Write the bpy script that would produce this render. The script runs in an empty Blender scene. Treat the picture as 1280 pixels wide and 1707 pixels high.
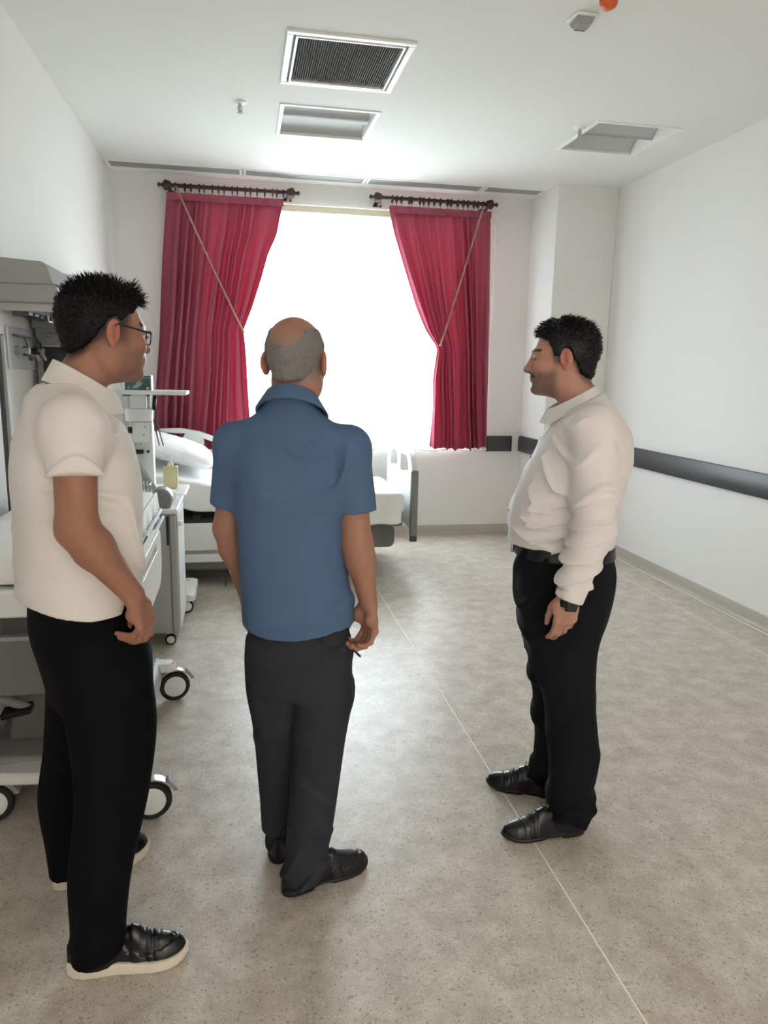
import bpy, bmesh, math, random
import numpy as np
from mathutils import Vector, Matrix, Euler

random.seed(7)
np.random.seed(7)
C = bpy.context.scene.collection
PI = math.pi

# ------------------------------------------------------------------ camera
cam_d = bpy.data.cameras.new('camera')
cam = bpy.data.objects.new('camera', cam_d)
C.objects.link(cam)
RW = Matrix(((0.9817, 0.0170, -0.1895), (-0.1889, 0.1889, -0.9637), (0.0195, 0.9819, 0.1887)))
q = RW.to_quaternion(); q.normalize()
cam.matrix_world = Matrix.Translation((0, 0, 1.58)) @ q.to_matrix().to_4x4()
cam_d.sensor_fit = 'HORIZONTAL'
cam_d.sensor_width = 36.0
cam_d.lens = 1222.95 / 1280 * 36.0
cam_d.clip_start = 0.05
bpy.context.scene.camera = cam

# ------------------------------------------------------------------ light
SKY_STRENGTH = 11.0
FILL_POWER = 130.0
scn = bpy.context.scene
scn.view_settings.view_transform = 'Standard'
scn.view_settings.look = 'None'
scn.view_settings.gamma = 1.0
scn.view_settings.use_curve_mapping = False
scn.view_settings.exposure = 1.18
scn.cycles.use_adaptive_sampling = True
scn.cycles.adaptive_threshold = 0.04
scn.cycles.max_bounces = 10
scn.cycles.diffuse_bounces = 6
scn.cycles.transparent_max_bounces = 12
scn.cycles.sample_clamp_indirect = 6.0
world = bpy.data.worlds.new('overcast_sky')
scn.world = world
world.use_nodes = True
wn = world.node_tree.nodes; wl = world.node_tree.links
wn['Background'].inputs['Color'].default_value = (0.87, 0.945, 1.03, 1)
wn['Background'].inputs['Strength'].default_value = SKY_STRENGTH
# a portal only guides the sampling of the sky through the window; it gives no light of its own
pd = bpy.data.lights.new('window_portal', 'AREA')
pd.shape = 'RECTANGLE'; pd.size = 2.44; pd.size_y = 2.16
pd.cycles.is_portal = True
po = bpy.data.objects.new('window_portal', pd)
po.location = (0.93, 7.14, 1.92); po.rotation_euler = (-PI/2, 0, 0)
C.objects.link(po)
# added fill lamp, unseen behind the camera, brightens the men's near sides
cd_ = bpy.data.lights.new('fill_lamp', 'AREA')
cd_.shape = 'RECTANGLE'; cd_.size = 2.4; cd_.size_y = 1.2; cd_.energy = FILL_POWER
cd_.color = (1.0, 0.985, 0.965)
co = bpy.data.objects.new('fill_lamp', cd_)
co.location = (1.1, -3.3, 3.0)
C.objects.link(co)

# ------------------------------------------------------------------ helpers
def lin(c):
    return tuple(((v/255.0)/12.92 if v/255.0 <= 0.04045 else ((v/255.0+0.055)/1.055)**2.4) for v in c)

def mat(name, rgb, rough=0.6, metal=0.0, noise=0.0, nscale=30.0, bump=0.0, bscale=200.0, spec=0.5, coat=0.0, vcol=False, sheen=0.0):
    m = bpy.data.materials.new(name); m.use_nodes = True
    nt = m.node_tree; b = nt.nodes['Principled BSDF']
    b.inputs['Roughness'].default_value = rough
    b.inputs['Metallic'].default_value = metal
    b.inputs['Specular IOR Level'].default_value = spec
    if coat: b.inputs['Coat Weight'].default_value = coat
    if sheen: b.inputs['Sheen Weight'].default_value = sheen
    col = (*lin(rgb), 1)
    b.inputs['Base Color'].default_value = col
    tc = nt.nodes.new('ShaderNodeTexCoord')
    src = None
    if vcol:
        a = nt.nodes.new('ShaderNodeVertexColor'); a.layer_name = 'Col'
        src = a.outputs['Color']
        nt.links.new(src, b.inputs['Base Color'])
    if noise:
        n = nt.nodes.new('ShaderNodeTexNoise'); n.inputs['Scale'].default_value = nscale; n.inputs['Detail'].default_value = 4
        nt.links.new(tc.outputs['Object'], n.inputs['Vector'])
        mp = nt.nodes.new('ShaderNodeMapRange')
        mp.inputs['To Min'].default_value = 1 - noise; mp.inputs['To Max'].default_value = 1 + noise
        nt.links.new(n.outputs['Fac'], mp.inputs['Value'])
        mx = nt.nodes.new('ShaderNodeMix'); mx.data_type = 'RGBA'; mx.blend_type = 'MULTIPLY'
        mx.inputs[0].default_value = 1.0
        mx.inputs[6].default_value = col
        if src: nt.links.new(src, mx.inputs[6])
        nt.links.new(mp.outputs['Result'], mx.inputs[7])
        nt.links.new(mx.outputs[2], b.inputs['Base Color'])
    if bump:
        n2 = nt.nodes.new('ShaderNodeTexNoise'); n2.inputs['Scale'].default_value = bscale; n2.inputs['Detail'].default_value = 3
        nt.links.new(tc.outputs['Object'], n2.inputs['Vector'])
        bp = nt.nodes.new('ShaderNodeBump'); bp.inputs['Strength'].default_value = bump; bp.inputs['Distance'].default_value = 0.002
        nt.links.new(n2.outputs['Fac'], bp.inputs['Height'])
        nt.links.new(bp.outputs['Normal'], b.inputs['Normal'])
    return m

def cloth_mat(name, rgb, trans_rgb, trans=0.4, transp=0.0, weave=0.0):
    m = bpy.data.materials.new(name); m.use_nodes = True
    nt = m.node_tree; nt.nodes.clear()
    out = nt.nodes.new('ShaderNodeOutputMaterial')
    d = nt.nodes.new('ShaderNodeBsdfDiffuse'); d.inputs['Color'].default_value = (*lin(rgb), 1)
    t = nt.nodes.new('ShaderNodeBsdfTranslucent'); t.inputs['Color'].default_value = (*lin(trans_rgb), 1)
    mx = nt.nodes.new('ShaderNodeMixShader'); mx.inputs[0].default_value = trans
    nt.links.new(d.outputs[0], mx.inputs[1]); nt.links.new(t.outputs[0], mx.inputs[2])
    last = mx
    if transp:
        tr = nt.nodes.new('ShaderNodeBsdfTransparent')
        m2 = nt.nodes.new('ShaderNodeMixShader'); m2.inputs[0].default_value = transp
        nt.links.new(last.outputs[0], m2.inputs[1]); nt.links.new(tr.outputs[0], m2.inputs[2])
        last = m2
    nt.links.new(last.outputs[0], out.inputs[0])
    return m

def floor_mat():
    m = bpy.data.materials.new('speckled_vinyl'); m.use_nodes = True
    nt = m.node_tree; b = nt.nodes['Principled BSDF']
    b.inputs['Roughness'].default_value = 0.38
    b.inputs['Specular IOR Level'].default_value = 0.45
    tc = nt.nodes.new('ShaderNodeTexCoord')
    base = (*lin((188, 178, 166)), 1)
    prev = None
    n = nt.nodes.new('ShaderNodeTexNoise'); n.inputs['Scale'].default_value = 9; n.inputs['Detail'].default_value = 8; n.inputs['Roughness'].default_value = 0.72
    nt.links.new(tc.outputs['Object'], n.inputs['Vector'])
    r = nt.nodes.new('ShaderNodeValToRGB')
    r.color_ramp.elements[0].position = 0.33; r.color_ramp.elements[0].color = (*lin((176, 165, 152)), 1)
    r.color_ramp.elements[1].position = 0.66; r.color_ramp.elements[1].color = (*lin((214, 205, 193)), 1)
    nt.links.new(n.outputs['Fac'], r.inputs['Fac'])
    prev = r.outputs['Color']
    for scale, thr, soft, colr, rnd, w in ((26, 0.14, 0.06, (130, 117, 106), 1.0, 0.45), (60, 0.20, 0.08, (140, 130, 116), 1.0, 0.62), (85, 0.2, 0.08, (224, 219, 208), 1.0, 0.6), (160, 0.26, 0.1, (134, 126, 114), 1.0, 0.7)):
        wv = nt.nodes.new('ShaderNodeTexNoise'); wv.inputs['Scale'].default_value = scale*0.8
        nt.links.new(tc.outputs['Object'], wv.inputs['Vector'])
        add = nt.nodes.new('ShaderNodeVectorMath'); add.operation = 'MULTIPLY_ADD'
        add.inputs[1].default_value = (0.9/scale,)*3
        nt.links.new(wv.outputs['Color'], add.inputs[0]); nt.links.new(tc.outputs['Object'], add.inputs[2])
        v = nt.nodes.new('ShaderNodeTexVoronoi'); v.inputs['Scale'].default_value = scale; v.inputs['Randomness'].default_value = rnd
        nt.links.new(add.outputs[0], v.inputs['Vector'])
        mr = nt.nodes.new('ShaderNodeMapRange'); mr.inputs['From Min'].default_value = thr; mr.inputs['From Max'].default_value = thr+soft
        mr.inputs['To Min'].default_value = 1; mr.inputs['To Max'].default_value = 0
        nt.links.new(v.outputs['Distance'], mr.inputs['Value'])
        # only some of the cells carry a flake
        sx = nt.nodes.new('ShaderNodeSeparateColor'); nt.links.new(v.outputs['Color'], sx.inputs[0])
        gt = nt.nodes.new('ShaderNodeMath'); gt.operation = 'GREATER_THAN'; gt.inputs[1].default_value = 0.55
        nt.links.new(sx.outputs[0], gt.inputs[0])
        mu = nt.nodes.new('ShaderNodeMath'); mu.operation = 'MULTIPLY'
        nt.links.new(gt.outputs[0], mu.inputs[0]); nt.links.new(mr.outputs['Result'], mu.inputs[1])
        m3 = nt.nodes.new('ShaderNodeMath'); m3.operation = 'MULTIPLY'; m3.inputs[1].default_value = w
        nt.links.new(mu.outputs[0], m3.inputs[0])
        mx = nt.nodes.new('ShaderNodeMix'); mx.data_type = 'RGBA'
        nt.links.new(m3.outputs[0], mx.inputs[0]); nt.links.new(prev, mx.inputs[6]); mx.inputs[7].default_value = (*lin(colr), 1)
        prev = mx.outputs[2]
    nt.links.new(prev, b.inputs['Base Color'])
    n2 = nt.nodes.new('ShaderNodeTexNoise'); n2.inputs['Scale'].default_value = 120
    nt.links.new(tc.outputs['Object'], n2.inputs['Vector'])
    bp = nt.nodes.new('ShaderNodeBump'); bp.inputs['Strength'].default_value = 0.12; bp.inputs['Distance'].default_value = 0.002
    nt.links.new(n2.outputs['Fac'], bp.inputs['Height']); nt.links.new(bp.outputs['Normal'], b.inputs['Normal'])
    return m

class MB:
    """collects shapes and links them as ONE mesh object"""
    def __init__(s): s.v = []; s.f = []
    def add(s, vs, fs):
        o = len(s.v); s.v += [tuple(p) for p in vs]; s.f += [tuple(i+o for i in f) for f in fs]; return s
    def box(s, lo, hi):
        x0, y0, z0 = lo; x1, y1, z1 = hi
        return s.add([(x0,y0,z0),(x1,y0,z0),(x1,y1,z0),(x0,y1,z0),(x0,y0,z1),(x1,y0,z1),(x1,y1,z1),(x0,y1,z1)],
                     [(0,3,2,1),(4,5,6,7),(0,1,5,4),(1,2,6,5),(2,3,7,6),(3,0,4,7)])
    def obox(s, c, size, rot=(0,0,0)):
        M = Euler(rot).to_matrix(); hx, hy, hz = [v/2 for v in size]; c = Vector(c)
        vs = [c + M @ Vector((x*hx, y*hy, z*hz)) for z in (-1,1) for y in (-1,1) for x in (-1,1)]
        return s.add(vs, [(0,2,3,1),(4,5,7,6),(0,1,5,4),(2,6,7,3),(0,4,6,2),(1,3,7,5)])
    def tube(s, pts, r, seg=10, closed=False, caps=True):
        pts = [Vector(p) for p in pts]; n = len(pts)
        rs = r if isinstance(r, (list, tuple)) else [r]*n
        up = Vector((0,0,1)); vs = []; fs = []
        prev = None
        for i, p in enumerate(pts):
            a = pts[(i-1) % n] if (i > 0 or closed) else p
            b = pts[(i+1) % n] if (i < n-1 or closed) else p
            t = (b-a).normalized() if (b-a).length > 1e-9 else Vector((0,0,1))
            if prev is None:
                ref = up if abs(t.z) < 0.9 else Vector((1,0,0))
                x = t.cross(ref).normalized()
            else:
                x = (prev - t*prev.dot(t)); x = x.normalized() if x.length > 1e-6 else t.orthogonal().normalized()
            prev = x; y = t.cross(x)
            for k in range(seg):
                an = 2*PI*k/seg
                vs.append(p + (x*math.cos(an) + y*math.sin(an))*rs[i])
        m = n if closed else n-1
        for i in range(m):
            for k in range(seg):
                a = i*seg+k; b = i*seg+(k+1) % seg; c = ((i+1) % n)*seg+(k+1) % seg; d = ((i+1) % n)*seg+k
                fs.append((a, b, c, d))
        if caps and not closed:
            fs.append(tuple(range(seg-1, -1, -1))); fs.append(tuple((n-1)*seg+k for k in range(seg)))
        return s.add(vs, fs)
    def cyl(s, a, b, r, r2=None, seg=20):
        return s.tube([a, b], [r, r if r2 is None else r2], seg)
    def lathe(s, prof, c=(0,0,0), seg=24, axis='z'):
        vs = []; fs = []; n = len(prof)
        for (r, h) in prof:
            for k in range(seg):
                an = 2*PI*k/seg; x, y = r*math.cos(an), r*math.sin(an)
                p = (x, y, h) if axis == 'z' else ((h, x, y) if axis == 'x' else (y, h, x))
                vs.append((p[0]+c[0], p[1]+c[1], p[2]+c[2]))
        for i in range(n-1):
            for k in range(seg):
                fs.append((i*seg+k, i*seg+(k+1) % seg, (i+1)*seg+(k+1) % seg, (i+1)*seg+k))
        fs.append(tuple(range(seg-1, -1, -1))); fs.append(tuple((n-1)*seg+k for k in range(seg)))
        return s.add(vs, fs)
    def ball(s, c, r, seg=12, rings=8):
        rx, ry, rz = r if isinstance(r, (list, tuple)) else (r, r, r)
        vs = [(c[0], c[1], c[2]-rz)]; fs = []
        for i in range(1, rings):
            ph = -PI/2 + PI*i/rings
            for k in range(seg):
                an = 2*PI*k/seg
                vs.append((c[0]+rx*math.cos(ph)*math.cos(an), c[1]+ry*math.cos(ph)*math.sin(an), c[2]+rz*math.sin(ph)))
        vs.append((c[0], c[1], c[2]+rz)); top = len(vs)-1
        for k in range(seg): fs.append((0, 1+(k+1) % seg, 1+k))
        for i in range(rings-2):
            for k in range(seg):
                a = 1+i*seg+k; b = 1+i*seg+(k+1) % seg
                fs.append((a, b, b+seg, a+seg))
        o = 1+(rings-2)*seg
        for k in range(seg): fs.append((o+k, o+(k+1) % seg, top))
        return s.add(vs, fs)
    def prism(s, poly, lo, hi, axis='y'):
        """2D polygon extruded along an axis: axis x -> poly is (y,z); y -> (x,z); z -> (x,y)"""
        n = len(poly)
        def P(p, t): return (t, p[0], p[1]) if axis == 'x' else ((p[0], t, p[1]) if axis == 'y' else (p[0], p[1], t))
        vs = [P(p, lo) for p in poly] + [P(p, hi) for p in poly]
        fs = [(i, (i+1) % n, n+(i+1) % n, n+i) for i in range(n)] + [tuple(range(n-1, -1, -1)), tuple(range(n, 2*n))]
        return s.add(vs, fs)
    def torus(s, c, R, r, axis='x', seg=20, ring=8):
        pts = []
        for k in range(seg):
            an = 2*PI*k/seg; a, b = R*math.cos(an), R*math.sin(an)
            pts.append((c[0], c[1]+a, c[2]+b) if axis == 'x' else ((c[0]+a, c[1], c[2]+b) if axis == 'y' else (c[0]+a, c[1]+b, c[2])))
        return s.tube(pts, r, ring, closed=True)
    def build(s, name, m, parent=None, smooth=False, bevel=0.0, loc=None, rot=None, fix=True, seg=2):
        me = bpy.data.meshes.new(name); me.from_pydata(s.v, [], s.f); me.update()
        if fix:
            bm = bmesh.new(); bm.from_mesh(me); bmesh.ops.recalc_face_normals(bm, faces=bm.faces); bm.to_mesh(me); bm.free()
        o = bpy.data.objects.new(name, me); C.objects.link(o)
        if m: me.materials.append(m)
        if parent: o.parent = parent
        if loc: o.location = loc
        if rot: o.rotation_euler = rot
        if smooth:
            for p in me.polygons: p.use_smooth = True
            if smooth == 'auto':
                try: me.set_sharp_from_angle(angle=math.radians(38))
                except Exception: pass
        if bevel:
            b = o.modifiers.new('bevel', 'BEVEL'); b.width = bevel; b.segments = seg; b.limit_method = 'ANGLE'; b.angle_limit = math.radians(40)
            for p in me.polygons: p.use_smooth = True
            try: me.set_sharp_from_angle(angle=math.radians(50))
            except Exception: pass
        return o

def tag(o, label=None, cat=None, group=None, kind=None):
    if label: o['label'] = label
    if cat: o['category'] = cat
    if group: o['group'] = group
    if kind: o['kind'] = kind
    return o
def thing(name, loc, label, cat, group=None, rz=0.0):
    o = bpy.data.objects.new(name, None); C.objects.link(o); o.empty_display_size = 0.1
    o.location = loc; o.rotation_euler = (0, 0, rz)
    return tag(o, label, cat, group)
def dup(root, loc, rz=None, label=None):
    r = root.copy(); C.objects.link(r); r.location = loc
    if rz is not None: r.rotation_euler = (0, 0, rz)
    if label: r['label'] = label
    for ch in list(root.children):
        c = ch.copy(); C.objects.link(c); c.parent = r
        for g in list(ch.children):
            d = g.copy(); C.objects.link(d); d.parent = c
    return r
def rrect(x0, y0, x1, y1, r, n=5):
    """rounded rectangle outline; r is a number or four radii (bl, br, tr, tl)"""
    rs = r if isinstance(r, (list, tuple)) else (r,)*4
    out = []
    for (cx, cy, a0, rr) in ((x0+rs[0], y0+rs[0], PI, rs[0]), (x1-rs[1], y0+rs[1], 1.5*PI, rs[1]), (x1-rs[2], y1-rs[2], 0, rs[2]), (x0+rs[3], y1-rs[3], PI/2, rs[3])):
        for k in range(n+1):
            a = a0 + PI/2*k/n
            out.append((cx+rr*math.cos(a), cy+rr*math.sin(a)))
    return out
def holed(outer, holes, lo, hi, axis):
    """flat plate with holes, thickness lo..hi along axis, as an MB"""
    bm = bmesh.new(); edges = []
    for loop in [outer]+holes:
        vs = [bm.verts.new((p[0], p[1], 0)) for p in loop]
        for i in range(len(vs)): edges.append(bm.edges.new((vs[i], vs[(i+1) % len(vs)])))
    bmesh.ops.triangle_fill(bm, use_beauty=True, use_dissolve=False, edges=edges, normal=(0,0,1))
    ret = bmesh.ops.extrude_face_region(bm, geom=bm.faces[:])
    for v in [g for g in ret['geom'] if isinstance(g, bmesh.types.BMVert)]: v.co.z = 1
    bm.verts.index_update()
    vs = []
    for v in bm.verts:
        t = lo + (hi-lo)*v.co.z
        vs.append((t, v.co.x, v.co.y) if axis == 'x' else ((v.co.x, t, v.co.y) if axis == 'y' else (v.co.x, v.co.y, t)))
    fs = [tuple(v.index for v in f.verts) for f in bm.faces]
    bm.free()
    return MB().add(vs, fs)

# ------------------------------------------------------------------ materials
M = dict(
    wall=mat('wall_paint', (228, 226, 223), 0.75, bump=0.05, bscale=300),
    ceil=mat('ceiling_paint', (228, 228, 224), 0.85, bump=0.04, bscale=200),
    floor=floor_mat(),
    cove=mat('cove_vinyl', (176, 169, 157), 0.45, noise=0.14, nscale=70),
    weld=mat('weld_thread', (240, 231, 212), 0.5),
    rail=mat('charcoal_rail', (56, 56, 58), 0.42),
    railcap=mat('charcoal_rail_edge', (32, 32, 34), 0.5),
    white=mat('white_enamel', (236, 236, 232), 0.4),
    plastic=mat('white_plastic', (228, 230, 228), 0.35),
    grey=mat('grey_plastic', (150, 151, 148), 0.45),
    midgrey=mat('mid_grey_plastic', (124, 126, 121), 0.5),
    dgrey=mat('dark_grey_plastic', (72, 72, 72), 0.5),
    black=mat('black_plastic', (18, 18, 19), 0.4),
    rubber=mat('black_rubber', (26, 26, 27), 0.6),
    grille=mat('grey_louver', (110, 112, 110), 0.5),
    steel=mat('steel', (176, 178, 178), 0.28, metal=0.9),
    alu=mat('alu_reflector', (186, 187, 186), 0.32, metal=0.55),
    wood=mat('dark_walnut', (62, 34, 28), 0.38, noise=0.2, nscale=60),
    beige=mat('beige_laminate', (170, 160, 146), 0.5),
    cab=mat('cabinet_grey', (168, 170, 165), 0.5),
    linen=mat('white_linen', (238, 238, 236), 0.85, bump=0.15, bscale=500),
    pillow=mat('white_pillow', (242, 242, 242), 0.85, bump=0.12, bscale=400),
    bedgrey=mat('bed_grey', (106, 108, 101), 0.5),
    screen=mat('dark_screen', (48, 50, 54), 0.2),
    teal=mat('teal_card', (62, 92, 98), 0.5, noise=0.15, nscale=40),
    soap=mat('yellow_soap', (226, 218, 168), 0.25),
    green=mat('green_tag', (188, 204, 70), 0.5),
    red=mat('dark_red_lens', (62, 14, 16), 0.2),
    orange=mat('orange_plastic', (214, 92, 40), 0.4),
    print_=mat('grey_print', (150, 165, 168), 0.6),
    text=mat('dark_lettering', (52, 52, 52), 0.6),
    clear=mat('pale_clear_plastic', (205, 206, 214), 0.25),
    curtain=cloth_mat('crimson_curtain', (156, 84, 100), (222, 34, 74), 0.042),
    sheer=cloth_mat('white_sheer', (245, 245, 243), (250, 250, 250), 0.6, transp=0.55),
    tape=cloth_mat('cream_tape', (232, 228, 208), (250, 244, 215), 0.10),
    cord=mat('beige_cord', (178, 150, 132), 0.7),
    pvc=mat('white_pvc', (238, 238, 236), 0.35),
)
gm = bpy.data.materials.new('window_glass'); gm.use_nodes = True
nt = gm.node_tree; nt.nodes.clear()
o_ = nt.nodes.new('ShaderNodeOutputMaterial'); tr_ = nt.nodes.new('ShaderNodeBsdfTransparent'); tr_.inputs[0].default_value = (0.93, 0.96, 0.95, 1)
gl_ = nt.nodes.new('ShaderNodeBsdfGlossy'); gl_.inputs['Roughness'].default_value = 0.02
mx_ = nt.nodes.new('ShaderNodeMixShader'); mx_.inputs[0].default_value = 0.06
nt.links.new(tr_.outputs[0], mx_.inputs[1]); nt.links.new(gl_.outputs[0], mx_.inputs[2]); nt.links.new(mx_.outputs[0], o_.inputs[0])
M['glass'] = gm

# ------------------------------------------------------------------ the room
XL, XR, YB, YR, ZC, ZS = -1.03, 3.255, 6.85, -2.6, 3.175, 3.55
def struct(name, mb, m, parent=None, **k):
    o = mb.build(name, m, parent, **k)
    if not parent: o['kind'] = 'structure'
    return o
gr_ = struct('ground', MB().box((-60, 7.4, -4.2), (60, 90, -4.0)), mat('pale_paving', (168, 166, 160), 0.9, noise=0.1, nscale=2)); gr_['label'] = 'pale paved ground outside the window'
flo = struct('floor', MB().box((XL-0.2, -4.6, -0.12), (XR+0.2, YB+0.3, 0.0)), M['floor'])
flo['label'] = 'speckled beige grey vinyl floor with pale welded seams'
for x in (0.965, 2.98):
    struct('weld_seam', MB().box((x-0.0026, YR, -0.001), (x+0.0026, YB-0.03, 0.0008)), M['weld'], flo)
struct('wall_left', MB().box((XL-0.2, -4.6, 0), (XL, YB+0.3, ZS)), M['wall'])['label'] = 'white painted wall behind the medical equipment'
struct('wall_right', MB().box((XR, -4.6, 0), (XR+0.2, YB+0.3, ZS)), M['wall'])['label'] = 'white painted wall with the long charcoal rail'
WX0, WX1, WZ0, WZ1 = -0.27, 2.13, 0.86, 2.98
wb = MB()
wb.box((XL, YB, 0), (WX0, YB+0.28, ZS)); wb.box((WX1, YB, 0), (XR, YB+0.28, ZS))
wb.box((WX0, YB, 0), (WX1, YB+0.28, WZ0)); wb.box((WX0, YB, WZ1), (WX1, YB+0.28, ZS))
struct('wall_back', wb, M['wall'])['label'] = 'white painted window wall'
struct('wall_pilaster', MB().box((2.695, 6.275, 0), (XR, YB, ZS)), M['wall'], bevel=0.006)['label'] = 'boxed column in the far right corner of the room'
# rear wall; its wide opening is made up to let the fill lamp in
wr = MB()
wr.box((XL, YR-0.15, 0), (-0.5, YR, ZS)); wr.box((2.7, YR-0.15, 0), (XR, YR, ZS)); wr.box((-0.5, YR-0.15, 2.5), (2.7, YR, ZS))
struct('wall_rear', wr, M['wall'])['label'] = 'unseen white wall with a wide opening added for the fill lamp'
struct('wall_fill_space', MB().box((XL-0.2, -4.75, 0), (XR+0.2, -4.6, ZS)), M['wall'])['label'] = 'unseen wall added to close the space round the fill lamp'  # invented space beyond the opening, holds the fill lamp
struct('ceiling_slab', MB().box((XL-0.2, -4.75, ZS), (XR+0.2, YB+0.3, ZS+0.15)), M['ceil'])['label'] = 'concrete slab above the suspended ceiling'
VENT = (0.248, 3.89, 0.886, 4.565)
LP1 = (0.268, 4.902, 0.895, 5.519)
LP2 = (2.262, 4.715, 2.86, 5.36)
SLOT = (XL+0.003, 6.50, 2.69, 6.72)
holes = [VENT, LP1, LP2, SLOT]
holes = [(a+0.02, b+0.02, c-0.02, d-0.02) for a, b, c, d in holes]
xs = sorted({XL, XR} | {h[0] for h in holes} | {h[2] for h in holes})
ys = sorted({-4.6, YB} | {h[1] for h in holes} | {h[3] for h in holes})
cb = MB()
for i in range(len(xs)-1):
    for j in range(len(ys)-1):
        mx, my = (xs[i]+xs[i+1])/2, (ys[j]+ys[j+1])/2
        if any(h[0] < mx < h[2] and h[1] < my < h[3] for h in holes): continue
        cb.box((xs[i], ys[j], ZC), (xs[i+1], ys[j+1], ZC+0.012))
struct('ceiling', cb, M['ceil'], fix=False)['label'] = 'flat white suspended ceiling'
# coved baseboards
def cove(name, a, b, inward, label):
    """a,b ends on the wall foot; inward unit vector"""
    h, t, c = 0.10, 0.006, 0.035
    prof = [(0, 0), (0, h), (t*0.6, h), (t, h-0.004), (t, c)]
    for k in range(1, 6):
        an = PI/2*k/6
        prof.append((t + c*(1-math.cos(an)), c*(1-math.sin(an)) + 0.003*0))
    prof.append((t+c, 0.0))
    a = Vector(a); b = Vector(b); n = Vector(inward)
    vs = [a + n*p[0] + Vector((0,0,p[1])) for p in prof] + [b + n*p[0] + Vector((0,0,p[1])) for p in prof]
    m = len(prof)
    fs = [(i, (i+1) % m, m+(i+1) % m, m+i) for i in range(m)] + [tuple(range(m-1,-1,-1)), tuple(range(m, 2*m))]
    o = struct(name, MB().add(vs, fs), M['cove'], smooth='auto'); o['label'] = label
    return o
cr = cove('baseboard_right', (XR, YR, 0), (XR, 6.275, 0), (-1,0,0), 'coved vinyl skirting along the right wall')
struct('weld_seam', MB().tube([(XR-0.036, YR+0.1, 0.004), (XR-0.036, 6.24, 0.004)], 0.0035, 6), M['weld'], cr)
cove('baseboard_back', (XL, YB, 0), (2.695, YB, 0), (0,-1,0), 'coved vinyl skirting below the window')
cove('baseboard_left', (XL, YR, 0), (XL, YB, 0), (1,0,0), 'coved vinyl skirting along the left wall')
cove('baseboard_pilaster', (2.695, YB, 0), (2.695, 6.275, 0), (-1,0,0), 'coved vinyl skirting on the side of the column')
cove('baseboard_column', (2.695, 6.275, 0), (XR, 6.275, 0), (0,-1,0), 'coved vinyl skirting on the front of the column')

# window: white frame, mullions, panes
win = MB()
fy0, fy1 = YB+0.13, YB+0.20
win.box((WX0, fy0, WZ0), (WX0+0.06, fy1, WZ1)); win.box((WX1-0.06, fy0, WZ0), (WX1, fy1, WZ1))
win.box((WX0, fy0, WZ0), (WX1, fy1, WZ0+0.06)); win.box((WX0, fy0, WZ1-0.06), (WX1, fy1, WZ1))
wo = struct('window_1', win, M['pvc'], bevel=0.004); wo['label'] = 'wide bright window behind the sheer curtain'
mull = [WX0+0.06 + (WX1-WX0-0.12)*k/3 for k in (1, 2)]
for x in mull: struct('mullion', MB().box((x-0.035, fy0, WZ0+0.06), (x+0.035, fy1, WZ1-0.06)), M['pvc'], wo, bevel=0.004)
ed = [WX0+0.06] + mull + [WX1-0.06]
for k in range(3):
    struct('pane', MB().box((ed[k]+0.03*(k > 0), fy0+0.03, WZ0+0.06), (ed[k+1]-0.03*(k < 2), fy0+0.036, WZ1-0.06)), M['glass'], wo)
struct('window_sill', MB().box((WX0-0.0, YB-0.0, WZ0), (WX1+0.0, fy0, WZ0+0.02)), M['white'], wo)

# ------------------------------------------------------------------ bumper rails
def bumper(name, a, b, n, z0, z1, label):
    """rail from a to b (xy) standing off the wall along n"""
    prof = [(0.0, z0+0.012), (0.018, z0), (0.03, z0), (0.034, z0+0.01), (0.034, z1-0.022), (0.026, z1-0.008), (0.026, z1), (0.0, z1)]
    a = Vector((a[0], a[1], 0)); b = Vector((b[0], b[1], 0)); n = Vector((n[0], n[1], 0)); m = len(prof)
    vs = [a+n*p[0]+Vector((0,0,p[1])) for p in prof]+[b+n*p[0]+Vector((0,0,p[1])) for p in prof]
    fs = [(i,(i+1) % m, m+(i+1) % m, m+i) for i in range(m)]+[tuple(range(m-1,-1,-1)), tuple(range(m,2*m))]
    o = MB().add(vs, fs).build(name, M['rail'], bevel=0.002)
    d = (b-a).normalized()
    for p, s in ((a, 1), (b, -1)):
        MB().add([p+n*q[0]*1.03+Vector((0,0,q[1])) - d*0.001*s for q in prof]+[p+d*s*0.012+n*q[0]*1.03+Vector((0,0,q[1])) for q in prof], fs).build('end_cap', M['railcap'], o)
    return tag(o, label, 'bumper rail')
bumper('bumper_rail', (XR, YR+0.3), (XR, 6.2), (-1, 0), 0.835, 0.99, 'long charcoal bumper rail running along the right wall')
bumper('bumper_rail', (2.695, 6.30), (2.695, 6.80), (-1, 0), 0.835, 0.985, 'short charcoal bumper rail on the column behind the moustached man')
bumper('bumper_rail', (2.345, YB), (2.60, YB), (0, -1), 0.83, 0.98, 'short charcoal bumper rail right of the red curtain hem')

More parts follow.
